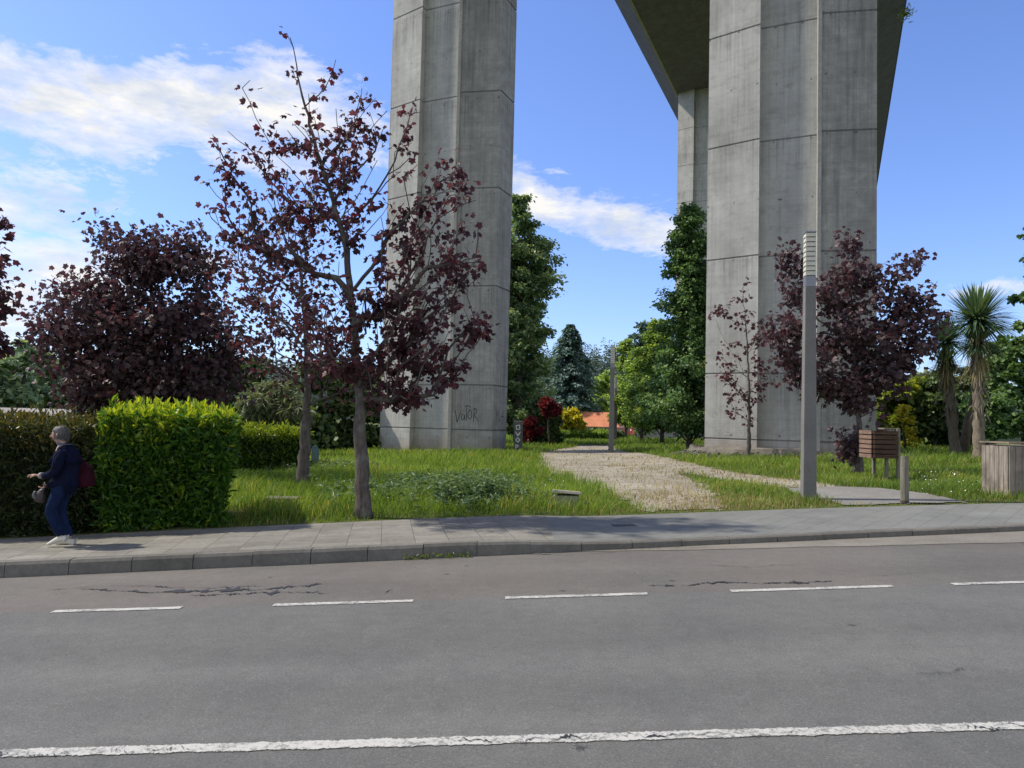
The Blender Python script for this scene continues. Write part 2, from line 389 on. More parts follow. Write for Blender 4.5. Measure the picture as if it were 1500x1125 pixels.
M['purple_d'] = leaf_mat('dense_purple_leaf', (0.048, 0.032, 0.034), (0.084, 0.053, 0.056), (0.148, 0.094, 0.089), .30, .5, (.10, .036, .042), tm=(1.5, 1.0, 1.2))
M['laurel'] = leaf_mat('laurel_leaf', (0.021, 0.064, 0.013), (0.080, 0.178, 0.021), (0.478, 0.529, 0.029), .33, .32)
M['oldhedge'] = leaf_mat('old_hedge_leaf', (0.017, 0.027, 0.010), (0.040, 0.060, 0.017), (0.169, 0.135, 0.035), .25, .4)
M['yellowhedge'] = leaf_mat('yellow_hedge_leaf', (0.015, 0.046, 0.007), (0.105, 0.184, 0.016), (0.375, 0.414, 0.045), .3, .4)
M['green'] = leaf_mat('fresh_green_leaf', (0.073, 0.138, 0.037), (0.180, 0.284, 0.068), (0.421, 0.517, 0.112), .35, .4)
M['poplar'] = leaf_mat('deep_green_leaf', (0.074, 0.130, 0.076), (0.166, 0.257, 0.127), (0.394, 0.463, 0.190), .28, .4)
M['mid'] = leaf_mat('mid_green_leaf', (.045, .095, .035), (.10, .185, .065), (.20, .30, .11), .35, .45)
M['blue'] = leaf_mat('blue_needle', (0.039, 0.078, 0.072), (0.098, 0.169, 0.150), (0.208, 0.299, 0.247), .15, .6)
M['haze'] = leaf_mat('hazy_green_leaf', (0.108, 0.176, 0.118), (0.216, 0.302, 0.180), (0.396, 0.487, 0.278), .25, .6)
M['dark'] = leaf_mat('dark_green_leaf', (0.025, 0.049, 0.018), (0.063, 0.105, 0.036), (0.157, 0.227, 0.064), .2, .45)
M['willow'] = leaf_mat('grey_green_leaf', (0.078, 0.101, 0.050), (0.156, 0.187, 0.101), (0.265, 0.288, 0.158), .2, .6)
M['lime'] = leaf_mat('lime_leaf', (0.050, 0.089, 0.016), (0.150, 0.210, 0.029), (0.360, 0.389, 0.046), .35, .45)
M['yellow'] = leaf_mat('yellow_leaf', (.14, .15, .012), (.42, .37, .02), (.66, .56, .04), .3, .5)
M['red'] = leaf_mat('red_leaf', (.04, .008, .011), (.15, .020, .028), (.27, .04, .05), .25, .5)
M['yucca'] = leaf_mat('yucca_leaf', (0.042, 0.085, 0.050), (0.105, 0.180, 0.092), (0.273, 0.340, 0.151), .12, .4)
M['yucca_dead'] = leaf_mat('dry_yucca_leaf', (.12, .10, .04), (.24, .20, .08), (.40, .35, .15), .15, .6)
M['weed'] = leaf_mat('weed_leaf', (0.045, 0.091, 0.033), (0.112, 0.182, 0.083), (0.255, 0.336, 0.180), .3, .5)
M['grass'] = leaf_mat('grass_blade', (0.065, 0.119, 0.017), (0.155, 0.247, 0.033), (0.309, 0.389, 0.076), .38, .5, (.36, .32, .10), spec=.25)
M['straw'] = leaf_mat('dry_grass_blade', (.17, .14, .05), (.34, .28, .12), (.50, .43, .22), .3, .6)
M['white_petal'] = plain('white_petal', (.8, .8, .76), .6, var=.05)
M['wood_grey'] = wood_mat('weathered_wood', (.16, .13, .10), (.38, .33, .27), (22, 22, 1.6), (.07, .055, .045))
M['wood_brown'] = wood_mat('brown_slat', (.055, .032, .022), (.13, .075, .052), (2, 2, 30), (.03, .02, .016))
M['wood_edge'] = wood_mat('pale_slat_edge', (.20, .15, .11), (.36, .29, .22), (3, 3, 20), (.1, .08, .06))
M['wood_post'] = wood_mat('grey_post_wood', (.13, .12, .09), (.27, .25, .20), (26, 26, 1.5), (.08, .075, .06))
M['lamp_post'] = concrete('post_concrete', (.155, .15, .14), (.225, .215, .20), (.11, .105, .10), fine=40)
M['metal'] = plain('lamp_metal', (.26, .26, .27), .45, .6, .1, 20)
m = NT('lamp_diffuser'); m.base(m.ramp(m.noise(m.coord('Object'), 6, 3), [(.3, (.58, .55, .45)), (.7, (.72, .70, .60))]), .35); M['diffuser'] = m.mat
M['spray_black'] = plain('black_spray', (.045, .045, .05), .7, var=.3, sc=20)
M['spray_grey'] = plain('faint_white_spray', (.42, .42, .39), .8, var=.25, sc=9)
M['spray_white'] = plain('white_spray', (.62, .62, .60), .7, var=.2, sc=20)

# ------------------------------------------------------------------ roads, pavement, ground
def strip(name, fa, fb, xs, z_a, z_b, mat, ny=2, kind='structure', ub=None):
    """sheet between two curves y=fa(x), y=fb(x)"""
    xs = np.asarray(xs, float); ya = fa(xs) if callable(fa) else np.full_like(xs, fa); yb = fb(xs) if callable(fb) else np.full_like(xs, fb)
    t = np.linspace(0, 1, ny)
    X = np.repeat(xs[None], ny, 0); Y = ya[None]*(1-t[:, None])+yb[None]*t[:, None]
    za = z_a(xs, ya); zb = z_b(xs, yb)
    Z = za[None]*(1-t[:, None])+zb[None]*t[:, None]
    V = np.stack([X, Y, Z], -1).reshape(-1, 3); n = len(xs)
    Fc = [(j*n+i, j*n+i+1, (j+1)*n+i+1, (j+1)*n+i) for j in range(ny-1) for i in range(n-1)]
    o = np_mesh(name, V, Fc, mat); o['kind'] = kind
    if mat.name == 'road_paint':
        a = o.data.attributes.new('across', 'FLOAT', 'POINT'); a.data.foreach_set('value', np.repeat(t, n).astype(np.float32))
    return o
XS = np.linspace(-60, 60, 481)
rz = lambda x, y: base_z(x, y)
off = lambda h: (lambda x, y: base_z(x, y)+h)
strip('road', -9.0, dash_y, XS, rz, rz, M['lane'], 24)
strip('parking_strip', dash_y, kerb_y, XS, rz, rz, M['strip'], 4)
xg = np.linspace(-1.0, 60, 300)
def gut_far(x):
    x = np.asarray(x, float); w = np.clip((x-0.3)/1.6, 0, 1)
    return kerb_y(x)-w*(kerb_y(x)-gut_y(x)+.03*sn(x, x*0, 5)+.02)
strip('gutter', gut_far, kerb_y, xg, off(.005), off(.007), M['gutter'], 2)
# kerb stones
def kerb_build(x0, x1, step):
    mb = MB(); x = x0
    while x < x1:
        xa, xb = x+.004, x+step-.004; n = 4
        sub = np.linspace(xa, xb, n); dz = random.uniform(-.006, .006); dy = random.uniform(-.008, .008)
        ky = kerb_y(sub)+dy; prof = [(0, -.1), (0, .0), (.010, .80), (.030, 1.0), (.15, 1.0), (.15, -.1)]
        V = []
        for i in range(n):
            h = float(kerb_h(sub[i]))
            for (py, pz) in prof:
                V.append((sub[i], ky[i]+py, float(base_z(sub[i], ky[i]))+(h+dz)*pz if pz > 0 else float(base_z(sub[i], ky[i]))-.06))
        k = len(prof)
        Fc = [(i*k+j, (i+1)*k+j, (i+1)*k+j+1, i*k+j+1) for i in range(n-1) for j in range(k-1)]
        Fc += [tuple(range(k)), tuple((n-1)*k+j for j in range(k))[::-1]]
        mb.add(V, Fc); x += step
    return mb
o = kerb_build(-45, 45, .62).build('kerb', M['kerb']); o['kind'] = 'structure'
XSPLIT = float(hit(808, 780, .12)[0])
pz = lambda x, y: base_z(x, y)+kerb_h(x)-.004
pz2 = lambda x, y: base_z(x, y)+kerb_h(x)-.004
kin = lambda x: kerb_y(x)+.15
strip('pavement', kin, back_y, np.linspace(-60, XSPLIT, 240), pz, pz2, M['tiles'], 6)
strip('concrete_pavement', kin, back_y, np.linspace(XSPLIT, 60, 240), pz, pz2, M['pave2'], 6)
# bed under pavement joints
# park ground, one sheet to the horizon
vs = np.concatenate([np.linspace(0, 30, 121), 30+np.geomspace(.5, 2600, 60)])
gx = np.concatenate([-np.geomspace(2000, 31, 26), np.linspace(-30, 30, 241), np.geomspace(31, 2000, 26)])
GX, GV = np.meshgrid(gx, vs); GY = back_y(GX)*np.clip(1-np.abs(GX)/2000, 0, 1)+GV; GY = np.where(np.abs(GX) < 60, back_y(GX)+GV, np.where(GX > 0, back_y(60), back_y(-60))+GV)
GZ = gz(GX, GY)
n = len(gx); Fc = [(j*n+i, j*n+i+1, (j+1)*n+i+1, (j+1)*n+i) for j in range(len(vs)-1) for i in range(n-1)]
o = np_mesh('ground', np.stack([GX, GY, GZ], -1).reshape(-1, 3), Fc, M['soil'], smooth=True); o['kind'] = 'structure'
o = MB().add([(-400, -400, -2.2), (400, -400, 1.0), (400, -9, 1.0), (-400, -9, -1.1)], [(0, 1, 2, 3)]).build('roadside_ground', M['soil']); o['kind'] = 'structure'

# painted markings
def marking(px0, px1, y, w):
    a = hit(px0, y[0]); b = hit(px1, y[1]); xs = np.linspace(a[0], b[0], 40)
    fa = lambda x: dash_y(x)-w/2+.004*sn(x, x, 9); fb = lambda x: dash_y(x)+w/2+.004*sn(x, x, 11, 2)
    strip('lane_marking', fa, fb, xs, off(.005), off(.005), M['paint'])
for a in ((78, 265, (896, 891)), (400, 605, (887, 881)), (740, 948, (876, 869)), (1070, 1310, (866, 860)), (1397, 1610, (857, 848))):
    marking(a[0], a[1], a[2], .095)
xl = np.linspace(-20, 20, 1600)
strip('edge_line', lambda x: near_y(x)-.052+.007*sn(x, x, 14)+.004*sn(x, x, 51), lambda x: near_y(x)+.052+.007*sn(x, x, 17, 3)+.004*sn(x, x, 47), xl, off(.005), off(.005), M['paint'])

# cracks and tar in the asphalt
def ribbon(name, pix, w, mat, zz=.006, jag=.6, n=160):
    P = np.array([hit(a, b) for a, b in pix]); t = np.linspace(0, len(P)-1, n)
    X = np.interp(t, range(len(P)), P[:, 0]); Y = np.interp(t, range(len(P)), P[:, 1])+.03*sn(t, t, 5)+.02*sn(t, t, 13)+rng.normal(0, .012, n)
    ww = w*(.05+9*jag*np.convolve(rng.random(n+6), np.ones(7)/7, 'valid')**4*(.4+rng.random(n)))*np.sin(np.linspace(.08, math.pi-.08, n))**.5
    V = [(X[i], Y[i]-ww[i], base_z(X[i], Y[i])+zz) for i in range(n)]+[(X[i], Y[i]+ww[i]*(.5+rng.random()), base_z(X[i], Y[i])+zz) for i in range(n)]
    o = MB().add(V, [(i, i+1, n+i+1, n+i) for i in range(n-1)]).build(name, mat); o['kind'] = 'structure'
ribbon('road_crack', [(950, 859), (1010, 857), (1060, 853), (1110, 855), (1160, 854), (1220, 852)], .035, M['tar'])
ribbon('road_crack', [(780, 813), (840, 806), (900, 806), (1000, 803), (1080, 801)], .008, M['tar'], .011)
ribbon('road_crack', [(1345, 990), (1390, 985), (1432, 979)], .008, M['tar'])
ribbon('road_crack', [(120, 864), (220, 868), (300, 866), (380, 864), (440, 859), (480, 855)], .05, M['tar'])
ribbon('road_crack', [(270, 874), (350, 870), (420, 868), (480, 869)], .035, M['tar'])
ribbon('road_crack', [(562, 871), (568, 866), (577, 863)], .03, M['tar'], n=20)
ribbon('road_crack', [(60, 866), (160, 858), (300, 862), (400, 858)], .012, M['tar'])
ribbon('road_crack', [(1210, 840), (1260, 845), (1310, 842), (1390, 836)], .007, M['tar'])
ribbon('road_crack', [(-60, 1106), (60, 1106), (180, 1102), (300, 1098)], .006, M['tar'], .009)
ribbon('road_crack', [(640, 1088), (760, 1086), (840, 1082), (960, 1078), (1080, 1078), (1200, 1073)], .009, M['tar'], .009)
ribbon('road_crack', [(1380, 1069), (1450, 1067), (1520, 1062)], .009, M['tar'], .009, n=60)
ribbon('road_crack', [(1020, 828), (1100, 831), (1180, 826)], .006, M['tar'])
ribbon('road_crack', [(760, 812), (830, 812), (900, 809)], .02, M['gutter'], .009, n=40)

# path (bare earth) and apron
from mathutils.geometry import intersect_point_line
def inpoly(X, Y, poly):
    inside = np.zeros(X.shape, bool); n = len(poly)
    for i in range(n):
        x1, y1 = poly[i]; x2, y2 = poly[(i+1) % n]
        c = ((y1 > Y) != (y2 > Y)) & (X < (x2-x1)*(Y-y1)/(y2-y1+1e-12)+x1); inside ^= c
    return inside
path_px = [(1062, 746), (945, 750), (925, 738), (900, 726), (862, 712), (818, 699), (800, 690), (792, 680), (788, 670), (792, 664), (815, 659), (838, 656), (850, 652), (905, 652), (900, 656), (905, 660), (955, 666), (985, 672), (1010, 678), (1085, 694), (1135, 700), (1200, 708), (1240, 713), (1160, 716), (1110, 711), (1060, 703), (1000, 694), (985, 693), (1012, 701), (1036, 711), (1042, 722)]
path_w = [tuple(gp(a, b)[:2]) for a, b in path_px]
apron_px = [(1150, 716), (1220, 714), (1290, 716), (1340, 722), (1400, 733), (1412, 737), (1240, 741), (1190, 729), (1160, 722)]
apron_w = [tuple(gp(a, b)[:2]) for a, b in apron_px]
def on_path(X, Y, marg=0.0):
    Xn = X+.16*sn(X, Y, 4.5)+.07*sn(X, Y, 14, 2); Yn = Y+.2*sn(X, Y, 4.1, 5)+.08*sn(X, Y, 12, 3)
    return inpoly(Xn, Yn, path_w)
def patch(name, poly, test, cell, h, mat):
    P = np.array(poly); x0, y0 = P.min(0)-.5; x1, y1 = P.max(0)+.5
    ax = np.arange(x0, x1, cell); ay = np.arange(y0, y1, cell); X, Y = np.meshgrid(ax, ay)
    keep = test(X+cell/2, Y+cell/2)[:-1, :-1] & ((Y-back_y(X)) > .02)[:-1, :-1]
    j, i = np.nonzero(keep); n = len(ax)
    Fc = np.stack([j*n+i, j*n+i+1, (j+1)*n+i+1, (j+1)*n+i], -1)
    V = np.stack([X, Y, gz(X, Y)+h], -1).reshape(-1, 3)
    used, inv = np.unique(Fc, return_inverse=True)
    o = np_mesh(name, V[used], inv.reshape(-1, 4), mat, smooth=True); o['kind'] = 'structure'; return o
patch('dirt_path', path_w, lambda X, Y: on_path(X, Y), .06, .012, M['dirt'])
patch('concrete_apron', apron_w, lambda X, Y: inpoly(X+.05*sn(X, Y, 6), Y+.05*sn(X, Y, 5, 2), apron_w), .06, .018, M['slab'])

# ------------------------------------------------------------------ viaduct
TH = math.atan2(1229-750, 1083)
du = np.array([math.cos(TH), -math.sin(TH)]); dw = np.array([math.sin(TH), math.cos(TH)])
def dvec(deg): return np.array([math.cos(R(deg)), math.sin(R(deg))])
td = math.degrees(TH)
def pier_poly(fw_=2.12, side=1.6, rec=.36):
    """plan seen from above, starting at the front right corner, running clockwise to the left; local origin = that corner"""
    nin = dw
    D = np.array([0., 0.]); C = D-fw_*dvec(-td+14); C1 = C+nin*rec
    B1 = C1-(fw_)*dvec(-td); B = B1-nin*rec; A = B-fw_*dvec(-td-14)
    A2 = A+dw*side
    # rear facets mirrored
    D2 = D+dw*side
    ax = (A+D)/2+dw*side/2
    def mir(p): q = p-ax; return ax+q-2*np.dot(q, dw)*dw
    return [A, B, B1, C1, C, D, mir(D), mir(C), mir(C1), mir(B1), mir(B), mir(A)]
FACETS = None
def make_pier(corner, z0, z1, joints, mat, label, group):
    poly = pier_poly(); n = len(poly)
    P = np.array(poly); c = P.mean(0)
    per = np.concatenate([[0], np.cumsum(np.linalg.norm(np.roll(P, -1, 0)-P, axis=1))])
    levels = [(z0, 0)]
    for j in sorted(joints):
        levels += [(j-.04, 0), (j-.025, .025), (j+.025, .025), (j+.04, 0)]
    levels += [(z1, 0)]
    V = []; U = []; J = []
    for (z, ins) in levels:
        for k in range(n+1):
            p = P[k % n]; q = c+(p-c)*(1-ins/2.2)
            V.append((q[0]+corner[0], q[1]+corner[1], z)); U.append((per[k]+corner[0]*3.1, z-z0)); J.append(1.0 if ins > 0 else 0.)
    m_ = n+1
    Fc = [(a*m_+k, a*m_+k+1, (a+1)*m_+k+1, (a+1)*m_+k) for a in range(len(levels)-1) for k in range(n)]
    root = empty('bridge_pier', (corner[0]+c[0], corner[1]+c[1], z0)); tag(root, label, 'bridge pier', group)
    V = np.array(V)-np.array([corner[0]+c[0], corner[1]+c[1], z0])
    mi_ = [1 if (k in (4, 5)) else 0 for a in range(len(levels)-1) for k in range(n)]  # shade painted on the right-hand facets: darker concrete, also more stained
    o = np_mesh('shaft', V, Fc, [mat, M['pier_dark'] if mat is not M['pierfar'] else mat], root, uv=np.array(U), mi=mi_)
    a = o.data.attributes.new('joint', 'FLOAT', 'POINT'); a.data.foreach_set('value', np.array(J, np.float32)*.55)
    # raised corner rib where the recessed middle panel meets the right-hand one
    for (pa, pb, nm) in ((P[3], P[4], 'corner_rib'),):
        q = (P[4]*.98+P[3]*.02); d1 = dvec(-td+14); mbr = MB(); an = math.atan2(d1[1], d1[0])
        e = q+d1*.06-c; mbr.box((e[0]+dw[0]*-.02, e[1]+dw[1]*-.02, (z1-z0)/2), (.15, .14, z1-z0-.02), rz=an, bev=.012); mbr.build(nm, M['rib'], root)
    return root, P+np.array(corner)
def on_ground_depth(px, Y): p = at(px, 600, Y); return p[:2]
cl = on_ground_depth(722, 34.6); cr = on_ground_depth(1284, 27.4)
GRP = 'tall faceted concrete piers of the viaduct'
zl = float(gz(*cl))-.25; zr = float(gz(*cr))-.2
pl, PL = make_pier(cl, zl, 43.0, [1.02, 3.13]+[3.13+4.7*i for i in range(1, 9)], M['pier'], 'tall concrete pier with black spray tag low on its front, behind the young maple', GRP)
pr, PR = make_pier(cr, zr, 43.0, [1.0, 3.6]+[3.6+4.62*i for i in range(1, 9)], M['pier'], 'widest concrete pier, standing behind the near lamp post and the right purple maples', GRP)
# far pier: left corner seen at x=985, 91 m
tmp = np.array(pier_poly()); cf = on_ground_depth(986, 91.0)-tmp[0]+np.array([0.1, 0])
pf, PF = make_pier(cf, -1.0, 43.0, [1.0+4.64*i for i in range(0, 10)], M['pierfar'], 'farthest concrete pier, seen narrow beside the widest pier under the deck', GRP)
# pad of rubble at the right pier
mb = MB(); c = PR.mean(0)
ring = []
for k in range(40):
    a = 2*math.pi*k/40; rr = 1+.05*math.sin(5*a)+.04*math.sin(11*a)
    e = c+(3.95*math.cos(a)*du+2.35*math.sin(a)*dw)*rr; ring.append(e)
V = [(p[0], p[1], float(gz(p[0], p[1]))-.1) for p in ring]+[(c[0]+(p[0]-c[0])*.93, c[1]+(p[1]-c[1])*.9, zr+.36+.07*math.sin(i*2.1)+.04*math.sin(i*5.3)) for i, p in enumerate(ring)]
mb.add(V, [(k, (k+1) % 40, 40+(k+1) % 40, 40+k) for k in range(40)]+[tuple(range(40, 80))])
o = mb.build('footing', concrete('footing_concrete', (.10, .09, .075), (.24, .21, .17), (.04, .04, .035), 6)); o.parent = pr; o.matrix_parent_inverse = Matrix.Translation(-pr.location)

# graffiti as thin ribbons lying on a facet
def scribble(parent, p0, p1, zb, strokes, w, mat, width, height, x_off):
    """strokes in 0..1 coordinates, drawn on the facet p0->p1"""
    d = (p1-p0)/np.linalg.norm(p1-p0); nrm = np.array([d[1], -d[0]])
    mb = MB(); ctr = parent.location
    for s in strokes:
        P = np.array(s, float); t = np.linspace(0, len(P)-1, 6*(len(P)-1)+1)
        # smooth
        X = np.interp(t, range(len(P)), P[:, 0])*width+x_off; Z = np.interp(t, range(len(P)), P[:, 1])*height+zb
        k = np.array([.25, .5, .25])
        for _ in range(2):
            X[1:-1] = np.convolve(X, k, 'valid'); Z[1:-1] = np.convolve(Z, k, 'valid')
        tx = np.gradient(X); tz = np.gradient(Z); L = np.hypot(tx, tz)+1e-6; ox, oz = -tz/L*w/2, tx/L*w/2
        V = []
        for sgn in (1, -1):
            for i in range(len(X)):
                q = p0+d*(X[i]+sgn*ox[i])+nrm*.003
                V.append((q[0]-ctr.x, q[1]-ctr.y, Z[i]+sgn*oz[i]-ctr.z))
        n = len(X); mb.add(V, [(i, i+1, n+i+1, n+i) for i in range(n-1)])
    return mb.build('graffiti', mat, parent)
tagst = [[(.0, .72), (.06, .35), (.10, .0)], [(.10, .0), (.16, .3), (.24, .6)],                    # V
         [(.38, .45), (.30, .5), (.27, .25), (.33, .12), (.40, .3), (.41, .5), (.42, .15)],         # a
         [(.50, 1.0), (.49, .5), (.50, .12)], [(.40, .92), (.50, 1.02), (.62, .95), (.66, .88)],    # l + bar
         [(.62, .75), (.54, .55), (.56, .25), (.66, .2), (.72, .45), (.68, .72), (.60, .78)],       # o
         [(.78, .05), (.80, .45), (.80, .85)], [(.80, .85), (.92, .8), (.90, .58), (.80, .45), (.90, .3), (1.0, .08)]]  # R
scribble(pl, PL[4], PL[5], 1.35, tagst, .035, M['spray_black'], 1.15, .80, .30)
scribble(pl, PL[5], PL[6], 1.30, [[(.1, .9), (.1, .1)], [(.1, .5), (.3, .9), (.35, .1)], [(.5, .8), (.5, .1), (.65, .5)], [(.8, .9), (.8, .0)], [(.65, .5), (.95, .5)]], .035, M['spray_black'], 1.0, .75, .3)
def arches(n, ph):
    rr = random.Random(ph+3); out = []
    for i in range(n):
        j = lambda k: k+rr.uniform(-.09, .09)
        a = [(i/n+.1/n, j(.75)), (i/n+.4/n, j(.98)), (i/n+.75/n, j(.8)), (i/n+.6/n, j(.5)), (i/n+.35/n, j(.45))] if (i+ph) % 2 else [(i/n+.15/n, j(.1)), (i/n+.3/n, j(.85)), (i/n+.55/n, j(.95)), (i/n+.8/n, j(.6)), (i/n+.85/n, j(.05))]
        out += [a, [(i/n+.35/n, j(.45)), (i/n+.75/n, j(.3)), (i/n+.6/n, j(.02)), (i/n+.2/n, j(.1))]]
    return out
scribble(pr, PR[0], PR[1], 1.75, arches(3, 0), .03, M['spray_grey'], 1.5, .45, .2)
scribble(pr, PR[0], PR[1], 1.15, arches(3, 1), .03, M['spray_grey'], 1.5, .42, .25)
scribble(pr, PR[3], PR[4], 1.75, [[(0, .3), (.1, .8), (.25, .6), (.3, .2), (.45, .9), (.6, .3), (.8, .7), (1, .6)], [(.1, .1), (.5, .2), (.9, .1)]], .035, M['spray_grey'], 1.4, .45, .35)

# deck, a slab on a box girder running away along dw
H0 = 42.9
sec = [(-21.3, 46.3), (-21.3, 45.0), (-18.75, H0), (1.6, H0), (6.05, 45.0), (6.05, 46.3)]
q0 = 0.0
mb = MB(); ws = np.concatenate([np.arange(-60, 400, 9.0)])
V = []
for w_ in ws:
    for (q, z) in sec: p = du*q+dw*w_; V.append((p[0], p[1], z))
k = len(sec); Fc = [(a*k+j, (a+1)*k+j, (a+1)*k+(j+1) % k, a*k+(j+1) % k) for a in range(len(ws)-1) for j in range(k)]
Fc += [tuple(range(k)), tuple((len(ws)-1)*k+j for j in range(k))[::-1]]
mb.add(V, Fc)
deck = empty('viaduct_deck', (0, 34, H0)); tag(deck, 'long concrete viaduct deck crossing high overhead on the faceted piers', 'viaduct deck')
o = mb.build('girder', M['deck']); o.parent = deck; o.matrix_parent_inverse = Matrix.Translation(-deck.location)
for q in (-21.3, 6.05):
    mb = MB(); V = []; sgn = -1 if q < 0 else 1
    for w_ in ws[::3]:
        for (a, z) in ((0, 46.3), (.25*sgn, 46.3), (.25*sgn, 45.6), (.06*sgn, 45.55), (.06*sgn, 47.3), (-.25*sgn, 47.3), (-.25*sgn, 46.31)):
            p = du*(q+a)+dw*w_; V.append((p[0], p[1], z))
    m_ = len(ws[::3]); Fc = [(a*7+j, (a+1)*7+j, (a+1)*7+(j+1) % 7, a*7+(j+1) % 7) for a in range(m_-1) for j in range(7)]
    mb.add(V, Fc); o = mb.build('parapet', M['deck']); o.parent = deck; o.matrix_parent_inverse = Matrix.Translation(-deck.location)
# lighter strip along the girder corner
mb = MB(); V = []
for w_ in ws:
    for (q, z) in ((-18.95, H0-.06), (-18.70, H0-.06), (-18.70, H0+.1), (-18.95, H0+.25)): p = du*q+dw*w_; V.append((p[0], p[1], z))
mb.add(V, [(a*4+j, (a+1)*4+j, (a+1)*4+(j+1) % 4, a*4+(j+1) % 4) for a in range(len(ws)-1) for j in range(4)])
o = mb.build('edge_drip', concrete('pale_edge', (.30, .30, .28), (.42, .41, .38))); o.parent = deck; o.matrix_parent_inverse = Matrix.Translation(-deck.location)

# ------------------------------------------------------------------ trees
def tubes_from_skeleton(nodes, parent, rad, name, mat, root, loc, sides=6):
    n = len(nodes); kids = [[] for _ in range(n)]
    for i, p in enumerate(parent):
        if p >= 0: kids[p].append(i)
    mb = MB(); stack = [(0, None)]
    while stack:
        s, pre = stack.pop(); chain = [] if pre is None else [pre]; i = s
        while True:
            chain.append(i)
            if not kids[i]: break
            ks = sorted(kids[i], key=lambda k: -rad[k]); 
            for k in ks[1:]: stack.append((k, i))
            i = ks[0]
        if len(chain) < 2: continue
        P = nodes[chain]; r = rad[chain].copy()
        if pre is not None: r[0] = r[1]*1.15
        sd = 10 if r.max() > .06 else (6 if r.max() > .02 else 4)
        mb.tube(P-loc, r, sd, cap=True)
    return mb.build(name, mat, root, smooth=True)

